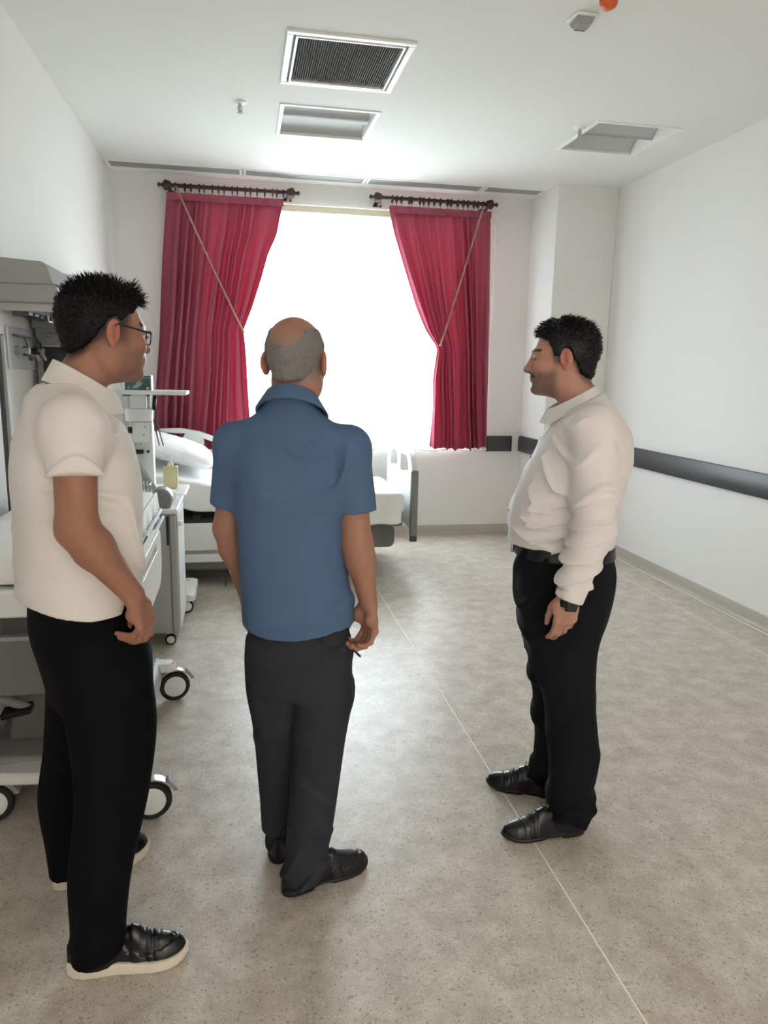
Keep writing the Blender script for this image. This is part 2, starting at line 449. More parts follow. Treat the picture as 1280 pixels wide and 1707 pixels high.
# ------------------------------------------------------------------ ceiling fittings
bx = [XL+0.004, 0.05, 1.085, 2.13, 2.69]
nm = ['leftmost slotted air diffuser in the ceiling above the left curtain', 'second slotted air diffuser from the left wall above the window', 'slotted air diffuser in the ceiling above the right curtain', 'shortest slotted air diffuser next to the boxed column']
for k in range(4):
    x0, x1 = bx[k]+0.004, bx[k+1]-0.004
    y0, y1 = 6.50, 6.72
    t = thing('slot_diffuser', ((x0+x1)/2, (y0+y1)/2, ZC), nm[k], 'air diffuser', 'slot diffusers in the ceiling')
    hx, hy = (x1-x0)/2, (y1-y0)/2
    f = MB(); w = 0.022
    f.box((-hx, -hy, -0.006), (hx, -hy+w, 0.012)); f.box((-hx, hy-w, -0.006), (hx, hy, 0.012))
    f.box((-hx, -hy+w, -0.006), (-hx+w, hy-w, 0.012)); f.box((hx-w, -hy+w, -0.006), (hx, hy-w, 0.012))
    f.build('frame', M['white'], t)
    MB().box((-hx+0.02, -hy+0.02, 0.045), (hx-0.02, hy-0.02, 0.05)).box((-hx+0.02, -hy+0.02, 0.012), (hx-0.02, -hy+0.024, 0.05)).box((-hx+0.02, hy-0.024, 0.012), (hx-0.02, hy-0.02, 0.05)).build('plenum', M['dgrey'], t)
    for s in range(6):
        yy = -hy + w + (2*hy-2*w)*(s+0.5)/6
        MB().obox((0, yy, 0.004), (2*hx-2*w, 0.015, 0.003), (-0.45, 0, 0)).build('slat', M['grey'], t)

def frame4(x0, y0, x1, y1, w, z0, z1):
    f = MB()
    f.box((x0, y0, z0), (x1, y0+w, z1)); f.box((x0, y1-w, z0), (x1, y1, z1))
    f.box((x0, y0+w, z0), (x0+w, y1-w, z1)); f.box((x1-w, y0+w, z0), (x1, y1-w, z1))
    return f
def local(r): 
    cx, cy = (r[0]+r[2])/2, (r[1]+r[3])/2
    return (cx, cy, ZC), (r[2]-r[0])/2, (r[3]-r[1])/2
c, hx, hy = local(VENT)
v = thing('ceiling_vent', c, 'square return air vent with dark fine louvers and white frame', 'air vent')
frame4(-hx, -hy, hx, hy, 0.034, -0.012, 0.012).build('outer_frame', M['white'], v, bevel=0.003)
frame4(-hx+0.045, -hy+0.045, hx-0.045, hy-0.045, 0.012, -0.014, 0.012).build('inner_frame', M['white'], v)
frame4(-hx+0.034, -hy+0.034, hx-0.034, hy-0.034, 0.011, 0.004, 0.010).build('gasket', M['dgrey'], v)
lv = MB(); n = 44
for k in range(n):
    xx = -hx+0.057 + (2*hx-0.114)*(k+0.5)/n
    lv.obox((xx, 0, 0.002), (0.0035, 2*hy-0.114, 0.016), (0, 0.62, 0))
tag(lv.build('louver_core', M['grille'], v), kind='stuff')
MB().box((-hx+0.03, -hy+0.03, 0.06), (hx-0.03, hy-0.03, 0.065)).build('filter', M['dgrey'], v)
MB().box((-hx+0.02, -hy+0.02, 0.012), (hx-0.02, -hy+0.03, 0.065)).box((-hx+0.02, hy-0.03, 0.012), (hx-0.02, hy-0.02, 0.065)).box((-hx+0.02, -hy+0.02, 0.012), (-hx+0.03, hy-0.02, 0.065)).box((hx-0.03, -hy+0.02, 0.012), (hx-0.02, hy-0.02, 0.065)).build('housing', M['dgrey'], v)

def troffer(rect, label):
    c, hx, hy = local(rect)
    t = thing('ceiling_light', c, label, 'ceiling light', 'recessed ceiling lights')
    frame4(-hx, -hy, hx, hy, 0.026, -0.008, 0.012).build('frame', M['white'], t, bevel=0.003)
    # two curved reflector wings meeting at a low centre ridge
    pr = []
    N = 16; L = hy-0.03
    for k in range(N+1):
        u = k/N
        pr.append((-L+L*u, 0.012 + 0.075*math.sin(PI*min(1, u*1.0))**0.8 if 0 < u < 1 else 0.012+0.0))
    for k in range(1, N+1):
        u = k/N
        pr.append((L*u, 0.012 + 0.075*math.sin(PI*u)**0.8 if u < 1 else 0.012))
    vs = []; fs = []
    for (yy, zz) in pr: vs += [(-hx+0.026, yy, zz), (hx-0.026, yy, zz)]
    for i in range(len(pr)-1): fs.append((2*i, 2*i+1, 2*i+3, 2*i+2))
    MB().add(vs, fs).build('reflector', M['alu'], t, smooth=True, fix=False)
    MB().box((-hx+0.02, -hy+0.02, 0.10), (hx-0.02, hy-0.02, 0.105)).build('housing', M['white'], t)
    for s_ in (-1, 1): MB().box((-hx+0.02, s_*(hy-0.023)-0.003, 0.012), (hx-0.02, s_*(hy-0.023)+0.003, 0.10)).build('side_channel', M['white'], t)
    MB().box((-hx+0.026, -hy+0.026, 0.014), (hx-0.026, -hy+0.062, 0.018)).build('gap_shade', M['dgrey'], t)  # dark strip standing in for the shade in the near edge gap
    for s in (-1, 1):
        MB().box((s*(hx-0.026)-0.003, -hy+0.02, 0.0), (s*(hx-0.026)+0.003, hy-0.02, 0.10)).build('end_plate', M['white'], t)
troffer(LP1, 'square recessed ceiling light behind the dark air vent')
troffer(LP2, 'square recessed ceiling light near the right wall')

def sprinkler(x, y, label):
    t = thing('sprinkler', (x, y, ZC), label, 'sprinkler', 'ceiling sprinklers')
    MB().lathe([(0.001, -0.012), (0.03, -0.012), (0.042, -0.006), (0.045, 0.0)], seg=24).build('escutcheon', M['white'], t, smooth='auto')
    MB().lathe([(0.011, -0.012), (0.011, -0.03), (0.006, -0.034), (0.006, -0.052)], seg=14).build('stem', M['steel'], t, smooth='auto')
    MB().tube([(-0.012, 0, -0.028), (-0.013, 0, -0.045), (0, 0, -0.06)], 0.003, 6).tube([(0.012, 0, -0.028), (0.013, 0, -0.045), (0, 0, -0.06)], 0.003, 6).build('yoke', M['steel'], t, smooth=True)
    MB().lathe([(0.001, -0.061), (0.017, -0.061), (0.017, -0.063), (0.001, -0.063)], seg=18).build('deflector', M['steel'], t)
sprinkler(0.027, 4.95, 'small sprinkler head left of the ceiling light')
sprinkler(2.215, 4.87, 'small sprinkler head at the corner of the right ceiling light')

t = thing('motion_sensor', (1.555, 3.47, ZC), 'small white ceiling sensor with a dark red lens', 'sensor')
MB().prism([(-0.048,-0.062),(0.048,-0.062),(0.06,-0.03),(0.06,0.03),(0.04,0.066),(-0.04,0.066),(-0.06,0.03),(-0.06,-0.03)], -0.012, 0.0, 'z').build('base_plate', M['white'], t, bevel=0.003)
MB().add([(-0.042,-0.05,-0.012),(0.042,-0.05,-0.012),(0.042,0.05,-0.012),(-0.042,0.05,-0.012),(-0.032,-0.036,-0.036),(0.032,-0.036,-0.036),(0.032,0.02,-0.045),(-0.032,0.02,-0.045)], [(0,3,2,1),(4,5,6,7),(0,1,5,4),(1,2,6,5),(2,3,7,6),(3,0,4,7)]).build('sensor_body', M['grey'], t, bevel=0.004)
MB().add([(-0.026,0.026,-0.04),(0.026,0.026,-0.04),(0.030,0.052,-0.014),(-0.030,0.052,-0.014),(-0.026,0.022,-0.046),(0.026,0.022,-0.046),(0.030,0.057,-0.016),(-0.030,0.057,-0.016)], [(0,3,2,1),(4,5,6,7),(0,1,5,4),(1,2,6,5),(2,3,7,6),(3,0,4,7)]).build('lens', M['red'], t)
t = thing('fire_alarm', (1.575, 3.255, ZC), 'orange domed alarm beacon cut off by the top of the photo', 'alarm')
MB().lathe([(0.055, 0.0), (0.055, -0.012), (0.048, -0.016), (0.001, -0.016)], seg=28).build('base', M['white'], t, smooth='auto')
MB().lathe([(0.040, -0.016), (0.039, -0.03), (0.033, -0.045), (0.018, -0.055), (0.001, -0.057)], seg=28).build('dome', M['orange'], t, smooth=True)

# ------------------------------------------------------------------ curtains
def interp_edge(tab):
    tab = sorted(tab, key=lambda p: p[1])
    zz = [p[1] for p in tab]; xx = [p[0] for p in tab]
    return lambda z: float(np.interp(z, zz, xx))
def smooth_edge(tab, z0, z1):
    f = interp_edge(tab); z = np.linspace(z0-0.2, z1+0.2, 400); x = np.array([f(v) for v in z])
    k = np.ones(13)/13; x2 = np.convolve(np.pad(x, 6, mode='edge'), k, mode='valid')
    return lambda v: float(np.interp(v, z, x2))
def curtain(name, left, right, ztop, zbot, tie_z, tie_side, seed, label):
    rnd = random.Random(seed)
    Lf, Rf = smooth_edge(left, zbot, ztop), smooth_edge(right, zbot, ztop)
    nu, nv = 300, 110
    nf = 10
    ph = [rnd.uniform(-0.5, 0.5) for _ in range(nf+2)]
    am = [rnd.uniform(0.55, 1.25) for _ in range(nf+2)]
    vs = []; fs = []
    for j in range(nv+1):
        v = j/nv; z = ztop + (zbot-ztop)*v
        xl, xr = Lf(z), Rf(z)
        tie = math.exp(-((z-tie_z)/0.22)**2)
        for i in range(nu+1):
            u = i/nu
            e = u if tie_side > 0 else 1-u           # 1 at the gathered edge
            # cloth bunches a little toward the tied edge below the tie
            s = u*nf + 0.35*math.sin(2*PI*u*2.3+seed) + 0.10*math.sin(3*v*PI+u*9)*v
            k = int(s) % nf; fr = s-int(s); fr = fr*fr*(3-2*fr)
            a = am[k]*(1-fr)+am[k+1]*fr
            p = ph[k]*(1-fr)+ph[k+1]*fr
            grow = 0.45 + 0.75*min(1, v*2.5)
            amp = 0.042*a*grow*(1-0.45*tie*e)
            y = amp*math.sin(2*PI*s + p) + 0.007*math.sin(4*PI*s+1.3*p+2*v)*grow + 0.002*math.sin(2*PI*s*2.7+5*v)
            y += 0.010*tie*e
            if v < 0.045: y *= 0.55
            if tie_side > 0:
                xs_ = Rf(ztop)+(Rf(zbot)-Rf(ztop))*v
                x = xl+(xs_-xl)*u + (xr-xs_)*u**2.4
            else:
                xs_ = Lf(ztop)+(Lf(zbot)-Lf(ztop))*v
                x = xs_+(xr-xs_)*u + (xl-xs_)*(1-u)**2.4
            x += 0.006*math.sin(2*PI*s*2+seed)*grow
            zz = z + (0.012*math.sin(2*PI*s*0.5+seed) if j == nv else 0) - 0.02*math.sin(PI*u)*(v**6)
            vs.append((x, 6.69+y, zz))
    for j in range(nv):
        for i in range(nu):
            a = j*(nu+1)+i
            fs.append((a, a+1, a+nu+2, a+nu+1))
    o = MB().add(vs, fs).build(name, M['curtain'], smooth=True, fix=False)
    # stitched heading band
    hv = []; hf = []; n = 120
    for i in range(n+1):
        u = i/n; x = Lf(ztop)+(Rf(ztop)-Lf(ztop))*u; y = 6.655+0.006*math.sin(u*2*PI*nf)
        for z in (ztop+0.004, ztop-0.055): hv.append((x, y, z))
        for z in (ztop-0.055, ztop+0.004): hv.append((x, y+0.004, z))
    for i in range(n):
        for k in range(4):
            hf.append((4*i+k, 4*i+(k+1) % 4, 4*(i+1)+(k+1) % 4, 4*(i+1)+k))
    MB().add(hv, hf).build('heading_band', M['curtain'], o, smooth='auto')
    tag(o, label, 'curtain')
    return o
curtain('curtain', [(-0.571, 2.99), (-0.623, 2.473), (-0.671, 1.834), (-0.738, 1.118), (-0.75, 0.86)],
        [(0.39, 3.007), (0.333, 2.705), (0.26, 2.549), (0.202, 2.348), (0.125, 2.11), (0.036, 1.891), (0.049, 1.833), (0.063, 1.633), (0.077, 1.294), (0.09, 0.86)],
        2.99, 0.87, 1.88, 1, 3, 'crimson curtain on the left of the window, right edge tied back')
curtain('curtain', [(1.302, 3.011), (1.352, 2.798), (1.458, 2.489), (1.577, 2.171), (1.679, 1.953), (1.796, 1.797), (1.756, 1.512), (1.758, 1.25), (1.744, 0.88)],
        [(2.235, 3.016), (2.253, 2.254), (2.293, 0.86)],
        2.995, 0.885, 1.80, -1, 8, 'crimson curtain on the right of the window, left edge tied back')

def rope(name, a, b, label):
    a = Vector(a); b = Vector(b); mb = MB(); n = 64
    L = (b-a)
    def P(t):
        p = a + L*t; p = p.copy(); p.z -= 0.015*math.sin(PI*t); return p
    for s in (0, 1):
        pts = []
        for k in range(n*4+1):
            t = k/(n*4); an = 2*PI*t*n/2 + s*PI
            pts.append(P(t) + Vector((math.cos(an)*0.0055, math.sin(an)*0.0055, 0)))
        mb.tube(pts, 0.0048, 5)
    mb.torus(tuple(b), 0.012, 0.005, 'z')
    return tag(mb.build(name, M['cord'], smooth=True), label, 'tieback')
rope('tieback_cord', (-0.49, 6.61, 3.03), (0.036, 6.62, 1.885), 'twisted tieback cord slanting across the left crimson curtain')
rope('tieback_cord', (2.142, 6.61, 3.03), (1.795, 6.62, 1.82), 'twisted tieback cord slanting across the right crimson curtain')

def rod(x0, x1, z, nr, rings, label):
    cx = (x0+x1)/2
    t = thing('curtain_rod', (cx, 6.69, z), label, 'curtain rod')
    hx = (x1-x0)/2
    MB().cyl((-hx+0.09, 0, 0), (hx-0.09, 0, 0), 0.016, seg=16).build('rod', M['wood'], t, smooth='auto')
    for s in (-1, 1):
        prof = [(0.016, 0.0), (0.030, 0.004), (0.034, 0.02), (0.040, 0.035), (0.042, 0.05), (0.034, 0.062), (0.020, 0.068), (0.014, 0.074), (0.012, 0.084), (0.018, 0.092), (0.020, 0.10), (0.014, 0.108), (0.002, 0.114)]
        MB().lathe([(r, s*h) for r, h in prof], (s*(hx-0.114), 0, 0), 20, 'x').build('finial', M['wood'], t, smooth='auto')
        bk = MB(); bxp = s*(hx-0.10)
        bk.lathe([(0.001, 0.155), (0.036, 0.155), (0.04, 0.148), (0.034, 0.138), (0.001, 0.138)], (bxp, 0, -0.045), 20, 'y')
        bk.tube([(bxp, 0.14, -0.045), (bxp, 0.06, -0.045), (bxp, 0.01, -0.025)], 0.014, 10)
        bk.torus((bxp, 0, -0.002), 0.024, 0.008, 'x')
        bk.build('bracket', M['wood'], t, smooth='auto')
    for xr in rings:
        MB().torus((xr-cx, 0, -0.008), 0.027, 0.0075, 'x', 18, 6).tube([(xr-cx, 0, -0.035), (xr-cx, 0, -0.06)], 0.003, 5).build('curtain_ring', M['wood'], t, smooth=True)
    return t
rl = [-0.42+0.87*(k+random.uniform(-0.25, 0.25))/16 for k in range(17)]
rr = [1.32+0.86*(k+random.uniform(-0.3, 0.3))/17 for k in range(18)]
rod(-0.646, 0.529, 3.054, 17, [-0.50]+rl, 'dark wooden curtain rod above the left crimson curtain')
rod(1.127, 2.306, 3.066, 18, rr, 'dark wooden curtain rod above the right crimson curtain')

# sheer: fine pleats over the whole window
vs = []; fs = []; nu, nv = 420, 16
x0, x1 = -0.42, 2.335; zt, zb = 2.975, 0.838
for j in range(nv+1):
    v = j/nv
    for i in range(nu+1):
        u = i/nu
        y = 6.798 + 0.012*math.sin(2*PI*u*62+1.2*math.sin(u*21)) + 0.006*math.sin(2*PI*u*25+v*1.5)
        z = zt+(zb-zt)*v + (0.007*math.sin(2*PI*u*7+1) + 0.004*math.sin(2*PI*u*31) if j == nv else 0)
        vs.append((x0+(x1-x0)*u, y, z))
for j in range(nv):
    for i in range(nu):
        a = j*(nu+1)+i; fs.append((a, a+1, a+nu+2, a+nu+1))
sh = tag(MB().add(vs, fs).build('sheer_curtain', M['sheer'], smooth=True, fix=False), 'white sheer curtain with fine pleats hanging across the bright window', 'sheer curtain')
hm = MB(); n = 200
pts = [(x0+(x1-x0)*k/n, 6.795+0.010*math.sin(2*PI*k/n*62), zb+0.010+0.007*math.sin(2*PI*k/n*7+1)) for k in range(n+1)]
hm.tube(pts, [0.006]*(n+1), 5); hm.build('hem', M['linen'], sh, smooth=True)
hb = MB(); hb.box((x0, 6.775, zt-0.05), (x1, 6.779, zt+0.004)); hb.build('header_tape', M['tape'], sh)
tr = MB().box((x0-0.02, 6.79, zt+0.008), (x1+0.02, 6.83, zt+0.03)); 
tag(tr.build('curtain_track', M['white'], bevel=0.003), 'slim white curtain track above the sheer curtain', 'curtain track')

# ------------------------------------------------------------------ soft shapes
def hashn(x, y, z, s=0):
    """cheap smooth pseudo noise, scalar"""
    return (math.sin(x*1.7+y*2.3+s)+math.sin(y*3.1-z*2.7+1.3*s)+math.sin(z*1.9+x*3.7+2.1*s)+0.6*math.sin(x*6.1+y*5.3+s*0.7)+0.5*math.sin(y*9.7-x*7.9+z*4+s))/4.1
def soft_box(size, r, cuts, disp, seed=0, scale=8.0, bend=None):
    bm = bmesh.new(); bmesh.ops.create_cube(bm, size=1.0)
    bmesh.ops.subdivide_edges(bm, edges=bm.edges[:], cuts=cuts, use_grid_fill=True)
    hx, hy, hz = [v/2 for v in size]
    for v in bm.verts:
        p = Vector((v.co.x*size[0], v.co.y*size[1], v.co.z*size[2]))
        cq = Vector((max(-hx+r, min(hx-r, p.x)), max(-hy+r, min(hy-r, p.y)), max(-hz+r, min(hz-r, p.z))))
        d = p-cq
        if d.length > 1e-9: p = cq + d.normalized()*r if d.length > r*0.2 else p
        n = (p-cq).normalized() if (p-cq).length > 1e-6 else Vector((0,0,1))
        k = hashn(p.x*scale, p.y*scale, p.z*scale, seed)
        k2 = 1-abs(hashn(p.x*scale*1.7, p.y*scale*0.8, p.z*scale*1.5, seed+3))
        p = p + n*disp*(k + 0.7*k2)
        if bend: p = bend(p)
        v.co = p
    vs = [tuple(v.co) for v in bm.verts]; bm.verts.index_update()
    fs = [tuple(v.index for v in f.verts) for f in bm.faces]; bm.free()
    return MB().add(vs, fs)
def pillow_mb(a, b, h, seed=1, n=30):
    vs = []; fs = []
    def pt(u, v, s):
        e = (1-abs(u)**3.2)*(1-abs(v)**3.2)
        x = a*u*(1-0.10*v*v); y = b*v*(1-0.08*u*u)
        z = s*h*max(e, 0)**0.55 + 0.006*hashn(u*6, v*6, s, seed)*(1 if e > 0.02 else 0.3)
        return (x, y, z)
    for s in (1, -1):
        o = len(vs)
        for j in range(n+1):
            for i in range(n+1): vs.append(pt(-1+2*i/n, -1+2*j/n, s))
        for j in range(n):
            for i in range(n):
                q = o+j*(n+1)+i
                fs.append((q, q+1, q+n+2, q+n+1) if s > 0 else (q, q+n+1, q+n+2, q+1))
    return MB().add(vs, fs)

# ------------------------------------------------------------------ caster
def caster(parent, loc, r=0.07, pedal=True, rz=0.0, name='caster'):
    w = MB(); th = 0.03
    w.lathe([(r*0.70, -th/2), (r*0.93, -th/2), (r, -th*0.3), (r, th*0.3), (r*0.93, th/2), (r*0.70, th/2)], (0, 0, 0), 28, 'y')
    o = w.build(name, M['rubber'], parent, smooth='auto', loc=(loc[0], loc[1], r), rot=(0, 0, rz))
    h = MB()
    for s in (-1, 1): h.lathe([(0.001, s*(th/2+0.004)), (r*0.55, s*(th/2+0.004)), (r*0.74, s*(th/2-0.001)), (r*0.74, s*th*0.2)], (0, 0, 0), 26, 'y')
    h.build('hub', M['plastic'], o, smooth='auto')
    # hood over the wheel and swivel stem
    hd = MB(); pts = []
    for k in range(9):
        an = PI*0.12 + PI*0.62*k/8
        pts.append((math.cos(an)*(r+0.008), 0, math.sin(an)*(r+0.008)))
    vs = []; fs = []
    for p in pts:
        for (dy, dr) in ((-th*0.62, 0), (-th*0.62, 0.006), (th*0.62, 0.006), (th*0.62, 0)):
            q = Vector(p); q = q + q.normalized()*dr; vs.append((q.x, dy, q.z))
    for i in range(len(pts)-1):
        for k in range(4): fs.append((4*i+k, 4*i+(k+1) % 4, 4*i+4+(k+1) % 4, 4*i+4+k))
    fs += [(0, 1, 2, 3), tuple(4*(len(pts)-1)+k for k in (3, 2, 1, 0))]
    hd.add(vs, fs); hd.cyl((-0.01, 0, r+0.004), (-0.012, 0, r+0.05), 0.016, seg=12)
    hd.build('fork', M['steel'], o, smooth='auto')
    if pedal:
        MB().obox((r*1.02, 0, r*0.72), (0.05, 0.042, 0.012), (0, 0.95, 0)).build('brake_pedal', M['grey'], o, bevel=0.003)
    return o

# ------------------------------------------------------------------ bed by the window
bed = thing('hospital_bed', (0.2, 5.90, 0), 'white hospital bed with a pillow standing under the window', 'hospital bed')
def bend_back(p):
    # backrest part raised toward the head (-x)
    h = -0.05 - p.x
    if h > 0: p = Vector((p.x + 0.02*h, p.y, p.z + 0.20*min(h, 0.9)))
    return p
mt = soft_box((2.06, 0.92, 0.17), 0.045, 44, 0.004, 5, 9.0, bend_back)
mo = mt.build('mattress', M['linen'], bed, smooth=True, loc=(0.0, 0.0, 0.575))
# sheet hanging over the near side with folds
vs = []; fs = []; nu, nv = 120, 12
for j in range(nv+1):
    v = j/nv
    for i in range(nu+1):
        u = i/nu; x = -0.98+1.98*u; h = max(0, -0.05-x)
        top = 0.655+0.2*min(h, 0.9)
        fold = 0.010*math.sin(u*34)*v+0.008*math.sin(u*71+2)*v + 0.02*math.exp(-((u-0.9)/0.05)**2)*v
        z = top - v*(0.16+0.03*math.sin(u*9)+0.05*u)
        vs.append((x, -0.468-fold-0.012*v, z+0.006*math.sin(u*50)*v))
for j in range(nv):
    for i in range(nu):
        a = j*(nu+1)+i; fs.append((a, a+1, a+nu+2, a+nu+1))
so = MB().add(vs, fs).build('bed_sheet', M['linen'], bed, smooth=True, fix=False)
sol = so.modifiers.new('thick', 'SOLIDIFY'); sol.thickness = 0.006
fr = MB(); fr.box((-1.02, -0.46, 0.40), (1.02, 0.46, 0.475)); fr.build('deck_frame', M['bedgrey'], bed, bevel=0.012)
MB().box((-0.98, -0.44, 0.475), (1.0, 0.44, 0.49)).build('deck', M['dgrey'], bed)
MB().prism(rrect(-0.10, 0.22, 0.97, 0.40, 0.05), -0.40, 0.40, 'y').build('lower_cover', M['bedgrey'], bed, bevel=0.01)
MB().box((-0.82, -0.30, 0.21), (-0.50, 0.30, 0.42)).build('lift_column', M['grey'], bed, bevel=0.02)
MB().box((-0.98, -0.55, 0.115), (0.50, 0.42, 0.215)).build('base_cover', M['bedgrey'], bed, bevel=0.02)
for cx, cy in ((-0.9, -0.42), (-0.9, 0.40), (0.42, -0.36), (0.42, 0.36)):
    caster(bed, (cx, cy, 0), 0.062, False, 0.5)
# foot and head boards
def board(x, name, zb, zt_, y0, y1, edge):
    out = rrect(y0, zb, y1, zt_, (0.05, 0.05, 0.20, 0.20), 8)
    hole = [[(yy, zz) for yy, zz in rrect(-0.36, zt_-0.19, -0.06, zt_-0.045, (0.03, 0.03, 0.03, 0.11), 6)][::-1],
            [(yy, zz) for yy, zz in rrect(0.06, zt_-0.19, 0.36, zt_-0.045, (0.03, 0.03, 0.11, 0.03), 6)][::-1]]
    hole = [[(yy+0.5*(y0+y1), zz) for yy, zz in h] for h in hole]
    o = holed(out, hole, x-0.022, x+0.022, 'x').build(name, M['plastic'], bed, bevel=0.008)
    MB().tube([(x, y0+0.5*(y1-y0)+dy, zt_-0.205+dz) for dy, dz in [(-0.40, 0.0), (-0.20, -0.02), (0, -0.025), (0.20, -0.02), (0.40, 0.0)]], 0.014, 8).build('trim_ridge', M['white'], o, smooth=True)
    MB().box((x-0.03, y0-0.012, zb-0.06), (x+0.03, y0+0.030, zt_-0.14)).build('edge_guard', M['midgrey'], o, bevel=0.012)
    MB().box((x-0.028, y0-0.010, zb-0.10), (x+0.028, y0+0.028, zb-0.055)).build('foot_cap', M['dgrey'], o, bevel=0.006)
    return o
board(1.12, 'footboard', 0.36, 0.965, -0.40, 0.60, True)
board(-1.10, 'headboard', 0.36, 1.02, -0.40, 0.60, True)
# far side rail, raised, with grip cut-outs, following the raised backrest
def rail_pts():
    top = [(-0.97, 0.92), (-0.94, 1.03), (-0.86, 1.07), (-0.70, 1.075), (-0.55, 1.05), (-0.40, 0.995), (-0.22, 0.915), (-0.12, 0.84), (-0.10, 0.72)]
    bot = [(-0.16, 0.60), (-0.30, 0.56), (-0.90, 0.64), (-0.98, 0.74)]
    return (top+bot)[::-1]
h1 = [(-0.885, 1.035), (-0.69, 1.03), (-0.665, 1.03), (-0.69, 0.985), (-0.685, 0.945), (-0.80, 0.985)]
h2 = [(-0.515, 0.99), (-0.40, 0.945), (-0.29, 0.895), (-0.30, 0.865), (-0.41, 0.885), (-0.53, 0.90), (-0.51, 0.945)]
holed(rail_pts(), [h1, h2], 0.50, 0.535, 'y').build('side_rail', M['plastic'], bed, bevel=0.007)
# near side rail, lowered beside the frame
ra = holed(rrect(-0.72, 0.185, -0.26, 0.475, (0.12, 0.10, 0.03, 0.03), 8), [rrect(-0.62, 0.245, -0.34, 0.275, 0.013, 4)[::-1]], -0.565, -0.53, 'y').build('side_rail', M['plastic'], bed, bevel=0.008)
MB().prism(rrect(-0.63, 0.24, -0.33, 0.28, 0.015, 4), -0.552, -0.545, 'y').build('grip_inlay', M['beige'], ra)
MB().box((-0.62, -0.555, 0.475), (-0.38, -0.50, 0.50)).box((-0.55, -0.555, 0.49), (-0.50, -0.47, 0.53)).build('rail_hinge', M['black'], bed, bevel=0.004)
MB().tube([(-0.33, -0.58, 0.12), (-0.325, -0.585, 0.06), (-0.33, -0.58, 0.006)], 0.006, 6).build('earth_cable', M['dgrey'], bed, smooth=True)
pl = pillow_mb(0.30, 0.36, 0.085, 4).build('pillow', M['pillow'], smooth=True, loc=(-0.50, 5.98, 0.94), rot=(0.05, 0.30, 0.12))
tag(pl, 'plump white pillow on the bed under the window', 'pillow')
for k in range(3):
    pts = [(-0.05+0.05*math.cos(a*0.7+k)+0.03*k, 0.02+0.10*(a/6.0)-0.05*k, 0.079+0.006) for a in range(7)]

# ------------------------------------------------------------------ stretcher by the left wall
st = thing('patient_stretcher', (-0.68, 3.0, 0), 'raised grey patient trolley with a wrinkled white sheet beside the left wall', 'patient trolley')
soft_box((0.54, 1.28, 0.085), 0.03, 36, 0.005, 11, 14.0).build('mattress', M['linen'], st, smooth=True, loc=(0, 0.0, 0.947))
vs = []; fs = []; nu, nv = 90, 10
for j in range(nv+1):
    v = j/nv
    for i in range(nu+1):
        u = i/nu; y = -0.62+1.25*u
        vs.append((0.272+0.012*v+0.008*math.sin(u*37)*v+0.006*math.sin(u*83)*v, y, 0.985-v*(0.13+0.02*math.sin(u*11))))
for j in range(nv):
    for i in range(nu):
        a = j*(nu+1)+i; fs.append((a, a+1, a+nu+2, a+nu+1))
so = MB().add(vs, fs).build('bed_sheet', M['linen'], st, smooth=True, fix=False)
so.modifiers.new('thick', 'SOLIDIFY').thickness = 0.005
MB().box((-0.27, -0.66, 0.805), (0.262, 0.66, 0.895)).build('deck_frame', M['plastic'], st, bevel=0.01)
MB().box((-0.25, -0.60, 0.735), (0.24, 0.60, 0.805)).build('under_deck', M['dgrey'], st)
MB().box((-0.26, -0.62, 0.53), (0.235, 0.60, 0.727)).build('lift_housing', M['bedgrey'], st, bevel=0.008)
MB().box((-0.262, -0.63, 0.722), (0.237, 0.61, 0.735)).build('trim_strip', M['grey'], st)
MB().prism([(-0.27, 0.34), (-0.02, 0.53), (-0.27, 0.53)], -0.40, -0.36, 'y').build('gusset_panel', M['beige'], st, bevel=0.003)
MB().prism([(-0.19, 0.20), (0.16, 0.20), (0.11, 0.53), (-0.14, 0.53)], -0.28, 0.45, 'y').build('lift_column', M['bedgrey'], st, bevel=0.015)
MB().prism([(-0.255, 0.12), (0.30, 0.12), (0.28, 0.20), (-0.245, 0.215)], -0.42, 0.50, 'y').build('base_cover', M['grey'], st, bevel=0.02)
MB().tube([(-0.16, -0.36, 0.46), (-0.06, -0.40, 0.47), (0.02, -0.40, 0.455)], 0.014, 8).tube([(-0.19, -0.38, 0.43), (-0.10, -0.42, 0.415), (-0.06, -0.43, 0.40)], 0.016, 8).build('foot_pedal', M['grey'], st, smooth='auto')
MB().obox((-0.10, -0.43, 0.395), (0.10, 0.06, 0.02), (0.1, -0.2, 0)).build('pedal_pad', M['black'], st, bevel=0.004)
for cx, cy, rz in ((0.345, -0.53, 0.15), (0.345, 0.44, 0.25), (-0.195, -0.46, 0.1), (-0.195, 0.44, 0.2)):
    s = 1 if cx > 0 else -1
    o = MB().prism([(cx-s*0.30, cy-0.07), (cx+s*0.01-0.02*s, cy-0.035), (cx+s*0.012, cy), (cx-s*0.01, cy+0.04), (cx-s*0.30, cy+0.08)], 0.15, 0.195, 'z').build('base_leg', M['white'], st, bevel=0.012)
    caster(st, (cx, cy, 0), 0.072, True, rz)
